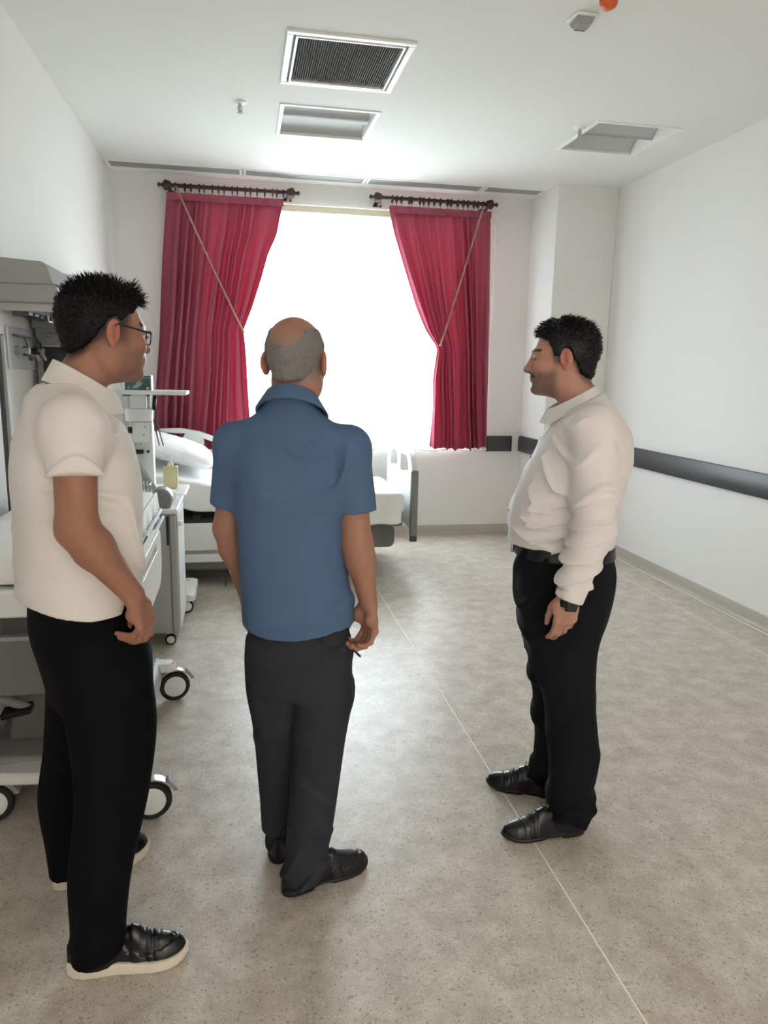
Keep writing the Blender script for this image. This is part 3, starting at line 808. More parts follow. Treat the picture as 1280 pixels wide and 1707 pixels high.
# folded side rail outboard
holed([(y, z) for y, z in rrect(-0.58, 0.70, 0.095, 0.925, (0.06, 0.10, 0.055, 0.06), 7)], [rrect(-0.5, 0.86, -0.05, 0.893, 0.014, 4)[::-1]], 0.315, 0.345, 'x').build('side_rail', M['white'], st, bevel=0.008)
MB().tube([(0.29, -0.64, 0.90), (0.29, 0.62, 0.90)], 0.011, 8).tube([(0.30, -0.64, 0.865), (0.30, 0.62, 0.865)], 0.010, 8).build('rail_bar', M['midgrey'], st, smooth='auto')
tag(pillow_mb(0.17, 0.13, 0.05, 9).build('pillow', M['pillow'], smooth=True, loc=(-0.765, 3.44, 1.062), rot=(0.12, 0.06, 0.2)), 'crumpled white pillow on the patient trolley at the far left', 'pillow')

# ------------------------------------------------------------------ bedside cabinet
cab = thing('bedside_cabinet', (-0.61, 4.39, 0), 'grey bedside cabinet on small casters in front of the window bed', 'cabinet')
MB().box((-0.245, -0.225, 0.075), (0.245, 0.235, 0.775)).build('body', M['cab'], cab, bevel=0.004)
MB().box((-0.255, -0.245, 0.775), (0.255, 0.245, 0.803)).build('worktop', M['plastic'], cab, bevel=0.008)
dr = MB().box((-0.242, -0.242, 0.085), (0.205, -0.226, 0.765)).build('door', M['cab'], cab, bevel=0.004)
MB().box((0.192, -0.247, 0.60), (0.205, -0.2415, 0.765)).build('handle_slot', M['black'], dr)
MB().box((0.212, -0.242, 0.085), (0.243, -0.226, 0.765)).build('side_post', M['cab'], cab, bevel=0.004)
MB().box((0.246, -0.20, 0.09), (0.252, 0.22, 0.765)).build('side_panel', M['plastic'], cab, bevel=0.002)
MB().obox((0.262, -0.17, 0.71), (0.022, 0.03, 0.03)).build('latch', M['white'], cab, bevel=0.004)
for cx in (-0.2, 0.19):
    for cy in (-0.2, 0.19):
        caster(cab, (cx, cy, 0), 0.032, False, 0.1)

# ------------------------------------------------------------------ equipment cart behind the cabinet
ct = thing('equipment_cart', (-0.55, 4.90, 0), 'white medical equipment cart with a wide top tray behind the bedside cabinet', 'equipment cart')
MB().prism(rrect(-0.26, -0.21, 0.24, 0.20, 0.05), 0.09, 0.14, 'z').build('base', M['plastic'], ct, bevel=0.01)
MB().box((-0.20, -0.15, 0.14), (0.10, 0.15, 0.76)).build('drawer_body', M['plastic'], ct, bevel=0.01)
MB().prism(rrect(-0.27, -0.22, 0.20, 0.20, 0.03), 0.775, 0.80, 'z').build('worktop', M['white'], ct, bevel=0.006)
MB().box((-0.15, 0.02, 0.80), (-0.01, 0.14, 1.26)).build('column', M['plastic'], ct, bevel=0.012)
MB().lathe([(0.001, 1.24), (0.082, 1.24), (0.085, 1.25), (0.085, 1.305), (0.082, 1.315), (0.001, 1.315)], (-0.082, 0.0, 0), 32).build('clamp_ring', M['plastic'], ct, smooth='auto')
MB().cyl((-0.145, 0.0, 1.31), (-0.145, 0.0, 1.41), 0.006, seg=8).cyl((-0.02, 0.0, 1.31), (-0.02, 0.0, 1.41), 0.012, seg=10).build('tray_post', M['steel'], ct, smooth='auto')
MB().box((-0.125, -0.04, 1.315), (-0.035, 0.05, 1.405)).build('motor_box', M['plastic'], ct, bevel=0.006)
MB().prism(rrect(-0.205, -0.16, 0.222, 0.14, 0.02), 1.408, 1.432, 'z').build('top_tray', M['plastic'], ct, bevel=0.005)
MB().box((-0.175, -0.03, 1.395), (-0.01, 0.03, 1.408)).build('tray_clip', M['dgrey'], ct)
MB().box((-0.13, 0.0, 1.10), (-0.03, 0.019, 1.23)).build('control_plate', M['white'], ct, bevel=0.004)
MB().box((-0.155, -0.012, 1.16), (-0.13, 0.01, 1.20)).build('knob', M['black'], ct, bevel=0.004)
MB().box((-0.13, -0.03, 1.03), (-0.065, 0.018, 1.055)).box((-0.045, -0.02, 1.035), (-0.03, 0.018, 1.05)).build('connector', M['black'], ct, bevel=0.003)
for z_, x_ in ((1.20, -0.05), (1.15, -0.06), (1.09, -0.08), (1.09, -0.11)): MB().ball((x_, -0.001, z_), 0.006, 8, 6).build('screw', M['steel'], ct, smooth=True)
MB().tube([(0.02, -0.02, 1.40), (0.012, -0.01, 1.34), (0.01, 0.0, 1.31)], 0.012, 8).build('hook', M['black'], ct, smooth=True)
MB().tube([(0.02, 0.0, 1.33), (0.03, 0.0, 1.2), (0.055, 0.02, 1.08)], 0.004, 6).tube([(-0.01, 0.0, 1.32), (0.01, 0.0, 1.2), (0.03, 0.02, 1.08)], 0.004, 6).build('cable', M['dgrey'], ct, smooth=True)
for cx, cy in ((-0.2, -0.15), (0.18, -0.15), (-0.2, 0.14), (0.18, 0.14)): caster(ct, (cx, cy, 0), 0.045, False, 0.3)

gb = thing('glove_box', (-0.625, 4.80, 1.432), 'teal printed glove box on the white cart tray', 'box')
MB().box((-0.09, 0.0, 0.0), (0.085, 0.10, 0.093)).build('carton', M['white'], gb, bevel=0.002)
MB().box((-0.072, -0.0015, 0.004), (0.081, 0.0, 0.090)).build('printed_face', M['teal'], gb)
hp = [(-0.03, 0.012), (0.0, 0.014), (0.022, 0.03), (0.035, 0.05), (0.028, 0.055), (0.018, 0.042), (0.02, 0.068), (0.012, 0.068), (0.006, 0.045), (0.0, 0.062), (-0.008, 0.06), (-0.006, 0.04), (-0.022, 0.028)]
MB().prism(hp, -0.0022, -0.0015, 'y').build('hand_print', M['print_'], gb)
MB().box((0.03, -0.0022, 0.076), (0.062, -0.0015, 0.083)).build('lettering_strip', M['print_'], gb)
MB().torus((0.071, -0.002, 0.077), 0.006, 0.0014, 'y', 14, 5).build('round_emblem', M['print_'], gb)
MB().box((0.055, -0.0022, 0.008), (0.069, -0.0015, 0.020)).build('print_mark', M['white'], gb)
MB().box((-0.056, -0.0022, 0.010), (-0.048, -0.0015, 0.024)).build('print_mark', M['print_'], gb)

# monitor tablet leaning on the cart, bottle, devices
tb = thing('tablet_monitor', (-0.56, 4.83, 0.802), 'grey framed tablet monitor leaning at a slant beside the soap bottle', 'monitor')
MB().prism(rrect(-0.11, 0.0, 0.11, 0.25, 0.015), -0.014, 0.014, 'x').build('casing', M['cab'], tb, bevel=0.006, rot=(0, -0.50, 0.35))
MB().prism(rrect(-0.09, 0.03, 0.09, 0.23, 0.006), 0.0145, 0.017, 'x').build('display', M['clear'], tb, rot=(0, -0.50, 0.35))
MB().tube([(-0.13, 0.02, 0.01), (-0.12, 0.0, 0.10), (-0.07, 0.0, 0.15)], 0.012, 8).build('prop_arm', M['grey'], tb, smooth=True)
sb = thing('soap_bottle', (-0.455, 4.92, 0.802), 'pump bottle of pale yellow liquid soap in front of the pillow', 'bottle')
MB().prism(rrect(-0.046, -0.028, 0.046, 0.028, 0.012), 0.0, 0.145, 'z').build('bottle', M['soap'], sb, bevel=0.008)
MB().lathe([(0.02, 0.145), (0.02, 0.165), (0.008, 0.168), (0.006, 0.20), (0.016, 0.203), (0.016, 0.215), (0.001, 0.217)], seg=18).build('pump', M['white'], sb, smooth='auto')
MB().tube([(0, 0, 0.21), (-0.03, -0.01, 0.208)], 0.006, 8).build('spout', M['white'], sb, smooth=True)
dv = thing('handset_dock', (-0.445, 4.235, 0.803), 'rounded grey handset dock with a green tag on the cabinet top', 'medical device')
prof = [(-0.06, 0.0)] + [(0.062*math.cos(PI - PI*k/14)*1.0, 0.045+0.065*math.sin(PI*k/14)) for k in range(15)] + [(0.05, 0.0)]
MB().prism(prof, -0.05, 0.07, 'y').build('dock_body', M['grey'], dv, bevel=0.01)
MB().prism([(p[0]*0.86-0.002, 0.008+p[1]*0.86) for p in prof], -0.054, -0.049, 'y').build('face_plate', M['midgrey'], dv)
MB().torus((-0.038, -0.056, 0.08), 0.009, 0.004, 'y', 16, 6).tube([(-0.038, -0.056, 0.07), (-0.044, -0.056, 0.04), (-0.046, -0.056, 0.015)], 0.005, 6).build('green_tag', M['green'], dv, smooth=True)
MB().tube([(-0.02, -0.05, 0.01), (0.0, -0.062, -0.02), (-0.02, -0.064, -0.06), (-0.05, -0.062, -0.08)], 0.0035, 6).build('cable', M['black'], dv, smooth=True)
tp = pillow_mb(0.05, 0.04, 0.03, 5, 14).build('tissue_pack', M['linen'], smooth=True, loc=(-0.435, 4.48, 0.834), rot=(0.1, 0.1, 0.3))
tag(tp, 'small crumpled white tissue pack on the grey cabinet', 'tissue pack')
wk = thing('wire_basket', (-0.60, 4.40, 0.803), 'small wire basket on the cabinet behind the man in white polo', 'basket')
wbm = MB()
for z_ in (0.01, 0.06, 0.11): wbm.tube([(x, y, z_) for x, y in rrect(-0.09, -0.07, 0.08, 0.07, 0.025, 4)], 0.003, 5, closed=True)
wbm.build('hoops', M['steel'], wk, smooth=True)
wbm = MB()
for k in range(8): wbm.tube([(-0.07+0.02*k, -0.07, 0.01), (-0.07+0.02*k, -0.07, 0.11)], 0.002, 5); wbm.tube([(-0.07+0.02*k, 0.07, 0.01), (-0.07+0.02*k, 0.07, 0.11)], 0.002, 5)
wbm.build('uprights', M['steel'], wk, smooth=True)

# ------------------------------------------------------------------ wall supply beam
bm_ = thing('supply_beam', (XL, 3.5, 1.84), 'grey overhead supply beam with sockets running along the left wall', 'supply beam')
pr = [(0.003, 0.0), (0.262, 0.0), (0.266, 0.01), (0.262, 0.072), (0.245, 0.082), (0.225, 0.15), (0.205, 0.172), (0.003, 0.185)]
MB().prism(pr, 0.0, 1.05, 'y').build('housing', M['grey'], bm_, bevel=0.006)
MB().box((0.003, -0.004, 0.076), (0.266, 1.05, 0.080)).build('shadow_gap', M['midgrey'], bm_)
MB().prism([(0.003, 0.0), (0.33, 0.0), (0.345, 0.02), (0.335, 0.20), (0.31, 0.228), (0.003, 0.245)], 1.05, 1.75, 'y').build('end_unit', M['plastic'], bm_, bevel=0.012)
MB().prism([(0.02, -0.035), (0.23, -0.035), (0.25, 0.0), (0.003, 0.0)], 0.02, 1.0, 'y').build('socket_channel', M['cab'], bm_, bevel=0.004)
for k in range(9):
    y_ = 0.04+0.10*k
    MB().box((0.06+0.01*(k % 2), y_, -0.052), (0.13, y_+0.07, -0.034)).build('socket', M['black'] if k % 3 == 1 else M['dgrey'], bm_, bevel=0.004)
for k in range(7):
    y_ = 0.06+0.12*k
    MB().tube([(0.20, y_, -0.033), (0.205, y_, -0.075), (0.205, y_+0.07, -0.075), (0.20, y_+0.07, -0.033)], 0.004, 6).build('hook', M['steel'], bm_, smooth=True)
# vertical column with a dark screen hanging below the beam
cl = thing('media_column', (XL, 4.02, 0), 'grey equipment column with a dark screen under the overhead beam', 'equipment column')
MB().box((0.03, 0.0, 1.05), (0.262, 0.20, 1.76)).build('body', M['midgrey'], cl, bevel=0.006)
MB().box((0.018, -0.012, 1.755), (0.275, 0.215, 1.806)).build('cap', M['midgrey'], cl, bevel=0.005)
MB().box((0.062, -0.006, 1.20), (0.258, 0.002, 1.665)).build('screen_bezel', M['black'], cl, bevel=0.003)
MB().box((0.085, -0.008, 1.23), (0.250, -0.004, 1.64)).build('screen', M['screen'], cl)
MB().box((0.058, -0.004, 1.667), (0.262, 0.0, 1.674)).build('trim_line', M['grey'], cl)
def text(body, size, loc, rot, m, parent):
    cu = bpy.data.curves.new('lettering', 'FONT'); cu.body = body; cu.size = size; cu.extrude = 0.0006
    o = bpy.data.objects.new('lettering', cu); C.objects.link(o); cu.materials.append(m)
    o.parent = parent; o.location = loc; o.rotation_euler = rot
    return o
text('LERBREN', 0.021, (0.066, -0.0015, 1.727), (PI/2, 0, 0), M['text'], cl)
text('medical', 0.013, (0.066, -0.0015, 1.712), (PI/2, 0, 0), M['text'], cl)
# gas outlet panel on the wall
gp = thing('gas_outlet_panel', (XL, 3.86, 1.65), 'pale gas outlet panel with hoses and valves on the left wall', 'outlet panel')
MB().box((0.0, -0.22, -0.095), (0.012, 0.22, 0.095)).build('panel', M['clear'], gp, bevel=0.004)
for k, y_ in enumerate((-0.13, 0.0, 0.13)):
    MB().lathe([(0.022, 0.012), (0.022, 0.03), (0.014, 0.034), (0.014, 0.06), (0.018, 0.064), (0.018, 0.075), (0.001, 0.076)], (0, y_, -0.01), 16, 'x').build('valve', M['black'] if k == 1 else M['grey'], gp, smooth='auto')
    MB().tube([(0.06, y_, -0.01), (0.075, y_+0.03, -0.05), (0.06, y_+0.05, -0.045)], 0.008, 7).build('lever', M['grey'] if k else M['dgrey'], gp, smooth=True)
MB().tube([(0.05, -0.28, 0.055), (0.055, -0.1, 0.052), (0.055, 0.08, 0.05), (0.055, 0.15, 0.03), (0.055, 0.15, -0.01), (0.055, 0.10, -0.02)], 0.006, 7).tube([(0.055, -0.13, 0.05), (0.06, -0.11, 0.02), (0.055, -0.10, -0.01)], 0.005, 6).tube([(0.055, 0.0, 0.05), (0.062, 0.03, 0.02), (0.055, 0.05, -0.01)], 0.005, 6).build('hose', M['dgrey'], gp, smooth=True)
# drip stand
ds = thing('drip_stand', (-0.985, 3.40, 0), 'dark grey vertical drip stand pole at the left edge', 'drip stand')
MB().cyl((0, 0, 0.03), (0, 0, 1.70), 0.017, seg=14).build('pole', M['dgrey'], ds, smooth='auto')
MB().cyl((0.012, -0.014, 0.95), (0.012, -0.014, 1.695), 0.006, seg=8).build('height_rod', M['grey'], ds, smooth='auto')
bs = MB()
for k in range(4):
    a = k*PI/2+PI/4
    bs.tube([(0, 0, 0.05), (0.03*math.cos(a), 0.03*math.sin(a)*5, 0.02)], 0.012, 7)
bs.build('base', M['dgrey'], ds, smooth='auto')
MB().obox((0.02, -0.005, 1.06), (0.03, 0.035, 0.10)).build('clamp', mat('brown_clamp', (112, 76, 58), 0.5), ds, bevel=0.006)

# ------------------------------------------------------------------ implicit-surface toolkit for the people
def axis_lin(a, b, h):
    return np.linspace(a, b, max(2, int(round((b-a)/h))+1)).astype(np.float32)
def axis_var(segs):
    """segs: list of (start, end, step)"""
    out = []
    for a, b, h in segs:
        v = axis_lin(a, b, h); out.append(v if not out else v[1:])
    return np.concatenate(out)

class Field:
    def __init__(s, xs, ys, zs):
        s.xs, s.ys, s.zs = xs, ys, zs
        s.F = np.full((len(xs), len(ys), len(zs)), 0.5, np.float32)
    def sl(s, lo, hi, pad):
        r = []
        for ax, l, h in ((s.xs, lo[0], hi[0]), (s.ys, lo[1], hi[1]), (s.zs, lo[2], hi[2])):
            i = int(np.searchsorted(ax, l-pad)); j = int(np.searchsorted(ax, h+pad))
            r.append(slice(max(0, i-1), min(len(ax), j+1)))
        return tuple(r)
    def pts(s, r):
        return s.xs[r[0]][:, None, None], s.ys[r[1]][None, :, None], s.zs[r[2]][None, None, :]
    def add(s, prim, k=0.0, pad=0.03):
        f, lo, hi = prim; r = s.sl(lo, hi, pad+k)
        if any(q.stop <= q.start for q in r): return s
        d = f(*s.pts(r)); a = s.F[r]
        if k > 0:
            h = np.maximum(k-np.abs(a-d), 0)/k
            s.F[r] = np.minimum(a, d) - h*h*k*0.25
        else: s.F[r] = np.minimum(a, d)
        return s
    def cut(s, prim, k=0.0, pad=0.02):
        f, lo, hi = prim; r = s.sl(lo, hi, pad+k)
        if any(q.stop <= q.start for q in r): return s
        d = -f(*s.pts(r)); a = s.F[r]
        if k > 0:
            h = np.maximum(k-np.abs(a-d), 0)/k
            s.F[r] = np.maximum(a, d) + h*h*k*0.25
        else: s.F[r] = np.maximum(a, d)
        return s
    def cutfn(s, fn, k=0.0):
        """keep where fn<0"""
        d = fn(*s.pts((slice(None),)*3))
        if k > 0:
            h = np.maximum(k-np.abs(s.F-d), 0)/k
            s.F = (np.maximum(s.F, d)+h*h*k*0.25).astype(np.float32)
        else: s.F = np.maximum(s.F, d).astype(np.float32)
        return s
    def disp(s, fn, lo=(-9,)*3, hi=(9,)*3, band=0.035):
        r = s.sl(lo, hi, 0); sub = s.F[r]
        m = np.abs(sub) < band
        idx = np.nonzero(m)
        x = s.xs[r[0]][idx[0]]; y = s.ys[r[1]][idx[1]]; z = s.zs[r[2]][idx[2]]
        sub[idx] += fn(x, y, z).astype(np.float32)
        return s
    def mesh(s):
        F = s.F
        F[0] = F[-1] = 0.5; F[:, 0] = F[:, -1] = 0.5; F[:, :, 0] = F[:, :, -1] = 0.5
        ins = F < 0
        c = [ins[i:F.shape[0]-1+i, j:F.shape[1]-1+j, k:F.shape[2]-1+k] for i in (0,1) for j in (0,1) for k in (0,1)]
        anyi = c[0].copy(); alli = c[0].copy()
        for q in c[1:]: anyi |= q; alli &= q
        act = anyi & ~alli
        I, J, K = np.nonzero(act)
        n = len(I)
        val = {}; pos = {}
        for i in (0,1):
            for j in (0,1):
                for k in (0,1):
                    val[(i,j,k)] = F[I+i, J+j, K+k]
                    pos[(i,j,k)] = np.stack([s.xs[I+i], s.ys[J+j], s.zs[K+k]], 1)
        acc = np.zeros((n, 3), np.float64); cnt = np.zeros(n)
        E = []
        for j in (0,1):
            for k in (0,1):
                E += [((0,j,k),(1,j,k)), ((j,0,k),(j,1,k)), ((j,k,0),(j,k,1))]
        for a, b in E:
            va, vb = val[a], val[b]; m = (va < 0) != (vb < 0)
            t = np.where(m, va/np.where(m, va-vb, 1), 0)[:, None]
            p = pos[a] + (pos[b]-pos[a])*t
            acc += p*m[:, None]; cnt += m
        V = acc/cnt[:, None]
        idm = np.full(act.shape, -1, np.int32); idm[I, J, K] = np.arange(n)
        Q = []
        A = ins[:-1] != ins[1:]
        i, j, k = np.nonzero(A[:, 1:-1, 1:-1]); j += 1; k += 1
        q = np.stack([idm[i,j-1,k-1], idm[i,j,k-1], idm[i,j,k], idm[i,j-1,k]], 1); fl = ins[i,j,k]
        q[~fl] = q[~fl][:, ::-1]; Q.append(q)
        A = ins[:, :-1] != ins[:, 1:]
        i, j, k = np.nonzero(A[1:-1, :, 1:-1]); i += 1; k += 1
        q = np.stack([idm[i-1,j,k-1], idm[i-1,j,k], idm[i,j,k], idm[i,j,k-1]], 1); fl = ins[i,j,k]
        q[~fl] = q[~fl][:, ::-1]; Q.append(q)
        A = ins[:, :, :-1] != ins[:, :, 1:]
        i, j, k = np.nonzero(A[1:-1, 1:-1, :]); i += 1; j += 1
        q = np.stack([idm[i-1,j-1,k], idm[i,j-1,k], idm[i,j,k], idm[i-1,j,k]], 1); fl = ins[i,j,k]
        q[~fl] = q[~fl][:, ::-1]; Q.append(q)
        Q = np.concatenate(Q); Q = Q[(Q >= 0).all(1)]
        return V, Q

def relax(V, Q, it=2, lam=0.5):
    e = np.concatenate([Q[:, [0,1]], Q[:, [1,2]], Q[:, [2,3]], Q[:, [3,0]]])
    n = len(V)
    for _ in range(it):
        acc = np.zeros_like(V); cnt = np.zeros(n)
        for a, b in ((0,1),(1,0)):
            for d in range(3): acc[:, d] += np.bincount(e[:, a], V[e[:, b], d], n)
            cnt += np.bincount(e[:, a], minlength=n)
        V = V + lam*(acc/np.maximum(cnt, 1)[:, None]-V)
    return V

def mesh_obj(name, V, Q, m, parent=None, col=None, loc=None, rot=None):
    me = bpy.data.meshes.new(name)
    me.vertices.add(len(V)); me.vertices.foreach_set('co', V.astype(np.float32).ravel())
    me.loops.add(4*len(Q)); me.loops.foreach_set('vertex_index', Q.astype(np.int32).ravel())
    me.polygons.add(len(Q)); me.polygons.foreach_set('loop_start', np.arange(0, 4*len(Q), 4, dtype=np.int32))
    me.polygons.foreach_set('use_smooth', np.ones(len(Q), bool))
    me.update(calc_edges=True)
    me.validate()
    if col is not None:
        ca = me.color_attributes.new('Col', 'FLOAT_COLOR', 'POINT')
        ca.data.foreach_set('color', np.concatenate([col, np.ones((len(V), 1))], 1).astype(np.float32).ravel())
    me.materials.append(m)
    o = bpy.data.objects.new(name, me); C.objects.link(o)
    if parent: o.parent = parent
    if loc is not None: o.location = loc
    if rot is not None: o.rotation_euler = rot
    return o

A3 = lambda p: np.array(p, np.float32)
def cone(a, b, ra, rb, n=None, fl=1.0):
    """tapered capsule; n, fl: flatten to fl along direction n"""
    a = A3(a); b = A3(b); ab = b-a; L2 = float(ab@ab)+1e-12; R = max(ra, rb)
    if n is not None: n = A3(n); n = n/np.linalg.norm(n)
    def f(x, y, z):
        px, py, pz = x-a[0], y-a[1], z-a[2]
        t = np.clip((px*ab[0]+py*ab[1]+pz*ab[2])/L2, 0, 1)
        qx, qy, qz = px-t*ab[0], py-t*ab[1], pz-t*ab[2]
        d2 = qx*qx+qy*qy+qz*qz
        if n is not None:
            qn = qx*n[0]+qy*n[1]+qz*n[2]; d2 = d2 + qn*qn*(1/fl**2-1)
        return np.sqrt(d2) - (ra+(rb-ra)*t)
    return f, np.minimum(a, b)-R, np.maximum(a, b)+R
def ell(c, r, R=None):
    c = A3(c); r = A3(r); mr = float(max(r))
    def f(x, y, z):
        px, py, pz = x-c[0], y-c[1], z-c[2]
        if R is not None:
            px, py, pz = (R[0][0]*px+R[1][0]*py+R[2][0]*pz, R[0][1]*px+R[1][1]*py+R[2][1]*pz, R[0][2]*px+R[1][2]*py+R[2][2]*pz)
        k0 = np.sqrt((px/r[0])**2+(py/r[1])**2+(pz/r[2])**2)
        k1 = np.sqrt((px/r[0]**2)**2+(py/r[1]**2)**2+(pz/r[2]**2)**2)+1e-9
        return k0*(k0-1)/k1
    e = r if R is None else A3([mr]*3)
    return f, c-e, c+e
def spline_tab(z, v, n=160):
    """smooth monotone-ish interpolation table"""
    z = np.array(z, float); v = np.array(v, float)
    zz = np.linspace(z[0], z[-1], n)
    m = np.gradient(v, z)
    i = np.clip(np.searchsorted(z, zz)-1, 0, len(z)-2)
    h = z[i+1]-z[i]; t = (zz-z[i])/h
    o = (2*t**3-3*t**2+1)*v[i]+(t**3-2*t**2+t)*h*m[i]+(-2*t**3+3*t**2)*v[i+1]+(t**3-t**2)*h*m[i+1]
    return zz, o
def loft(secs, infl=0.0, p=2.2, z0=None, z1=None):
    """secs: (z, cx, cy, ax, ay) rising in z; elliptical body along z"""
    S = np.array(secs, float); T = [spline_tab(S[:, 0], S[:, k]) for k in range(1, 5)]
    zz = T[0][0]; zl = S[0, 0] if z0 is None else z0; zh = S[-1, 0] if z1 is None else z1
    def f(x, y, z):
        cx, cy, ax, ay = [np.interp(z, zz, t[1]).astype(np.float32) for t in T]
        ax = ax+infl; ay = ay+infl
        u = np.abs((x-cx)/ax); v = np.abs((y-cy)/ay)
        rho = (u**p+v**p)**(1/p)
        g = np.sqrt((u/ax)**2+(v/ay)**2)/np.maximum(rho, 1e-4)
        d = (rho-1)/np.maximum(g, 1e-3)
        d = np.where(rho < 0.35, -0.05, d)
        return np.maximum(d, np.maximum(zl-z, z-zh))
    lo = (float((T[0][1]-T[2][1]).min())-infl, float((T[1][1]-T[3][1]).min())-infl, zl)
    hi = (float((T[0][1]+T[2][1]).max())+infl, float((T[1][1]+T[3][1]).max())+infl, zh)
    return f, A3(lo), A3(hi)
def xform(prim, R, c):
    """place a primitive of a local frame (columns of R) at c"""
    f, lo, hi = prim; R = np.array(R, np.float32); c = A3(c)
    corners = np.array([[x, y, z] for x in (lo[0], hi[0]) for y in (lo[1], hi[1]) for z in (lo[2], hi[2])])@R.T + c
    def g(x, y, z):
        px, py, pz = x-c[0], y-c[1], z-c[2]
        return f(R[0,0]*px+R[1,0]*py+R[2,0]*pz, R[0,1]*px+R[1,1]*py+R[2,1]*pz, R[0,2]*px+R[1,2]*py+R[2,2]*pz)
    return g, corners.min(0), corners.max(0)
def capped(prim, c, u, inner):
    f, lo, hi = prim; g = inner[0]; u = np.array(u, float); u = u/np.linalg.norm(u)
    def h(x, y, z):
        d = np.maximum(f(x, y, z), (x-c[0])*u[0]+(y-c[1])*u[1]+(z-c[2])*u[2])
        return np.maximum(d, -g(x, y, z))
    return h, lo, hi
def rotm(yaw=0.0, pitch=0.0, roll=0.0):
    """X forward; yaw to the left, pitch>0 looks down, roll"""
    return np.array(Euler((roll, pitch, yaw), 'XYZ').to_matrix())

_rng = np.random.RandomState(11)
_lat = _rng.rand(32, 32, 32).astype(np.float32)*2-1
def vnoise(x, y, z):
    xi, yi, zi = np.floor(x).astype(int), np.floor(y).astype(int), np.floor(z).astype(int)
    fx, fy, fz = x-xi, y-yi, z-zi
    fx = fx*fx*(3-2*fx); fy = fy*fy*(3-2*fy); fz = fz*fz*(3-2*fz)
    g = lambda a, b, c: _lat[(xi+a) & 31, (yi+b) & 31, (zi+c) & 31]
    x00 = g(0,0,0)*(1-fx)+g(1,0,0)*fx; x10 = g(0,1,0)*(1-fx)+g(1,1,0)*fx
    x01 = g(0,0,1)*(1-fx)+g(1,0,1)*fx; x11 = g(0,1,1)*(1-fx)+g(1,1,1)*fx
    return (x00*(1-fy)+x10*fy)*(1-fz)+(x01*(1-fy)+x11*fy)*fz
def ridge(x, y, z): return 1-np.abs(vnoise(x, y, z))*2
def sstep(a, b, v):
    t = np.clip((v-a)/(b-a), 0, 1); return t*t*(3-2*t)

# ---------------------------------------------------------------- head (local: X forward, Y left, Z up, origin between the ears at eye height)
def head_prims(P):
    """list of (op, prim, k)"""
    w = P.get('w', 1.0)
    L = [('+', ell((-0.014, 0, 0.032), (0.098, 0.077*w, 0.086)), 0.0),
         ('+', ell((0.026, 0, -0.022), (0.070, 0.063*w, 0.088)), 0.03),
         ('+', ell((0.030, 0, -0.066), (0.060, 0.054*w, 0.046)), 0.03),
         ('+', ell((0.080, 0, -0.099), (0.021, 0.024, 0.018)), 0.022),
         ('+', ell((0.030, 0, -0.086), (0.050, 0.040, 0.026)), 0.03)]
    for s in (-1, 1):
        L += [('+', ell((0.002, s*0.050*w, -0.058), (0.030, 0.014, 0.034)), 0.03),
              ('+', cone((0.070, s*0.042, 0.022), (0.091, s*0.012, 0.019), 0.0085, 0.009), 0.014),
              ('+', ell((0.060, s*0.046*w, -0.026), (0.026, 0.016, 0.020)), 0.025),
              ('-', ell((0.103, s*0.031, -0.003), (0.020, 0.017, 0.012)), 0.012),
              ('+', ell((0.0765, s*0.031, -0.002), (0.0135, 0.0125, 0.0125)), 0.003),
              ('+', cone((0.086, s*0.043, 0.006), (0.092, s*0.022, 0.0075), 0.0035, 0.0035), 0.004),
              ('+', cone((0.083, s*0.043, -0.012), (0.089, s*0.022, -0.013), 0.0030, 0.0030), 0.005)]
    nt = P.get('nose', 0.118)
    L += [('+', cone((0.090, 0, 0.012), (nt-0.012, 0, -0.032), 0.0085, 0.0105), 0.012),
          ('+', ell((nt-0.012, 0, -0.036), (0.013, 0.012, 0.010)), 0.008),
          ('+', ell((nt-0.022, 0.012, -0.038), (0.012, 0.008, 0.008)), 0.006),
          ('+', ell((nt-0.022, -0.012, -0.038), (0.012, 0.008, 0.008)), 0.006),
          ('+', ell((0.088, 0, -0.060), (0.012, 0.026, 0.016)), 0.018),
          ('+', ell((0.0980, 0, -0.0605), (0.0085, 0.021, 0.0054)), 0.004),
          ('+', ell((0.0955, 0, -0.0715), (0.0085, 0.019, 0.0062)), 0.004),
          ('-', cone((0.107, -0.022, -0.066), (0.107, 0.022, -0.066), 0.0036, 0.0036), 0.003),
          ('-', ell((0.110, 0, -0.0845), (0.014, 0.022, 0.0075)), 0.010)]
    for s in (-1, 1):
        y = s*0.0775*w
        Re = rotm(0, 0.18, 0)
        Rt = rotm(s*(-0.42), 0.15, 0)
        L += [('+', xform(ell((0, 0, 0), (0.022, 0.0095, 0.033)), Rt, (-0.012, y+s*0.006, -0.003)), 0.006),
              ('-', xform(ell((0.004, s*0.0105, 0.003), (0.0135, 0.0115, 0.0220)), Rt, (-0.012, y+s*0.006, -0.003)), 0.004),
              ('+', xform(ell((0.004, 0, -0.028), (0.010, 0.006, 0.010)), Rt, (-0.012, y+s*0.006, -0.003)), 0.005),
              ('+', xform(ell((-0.004, s*0.0025, 0.002), (0.0035, 0.0045, 0.013)), Rt, (-0.012, y+s*0.006, -0.003)), 0.004)]
    return L

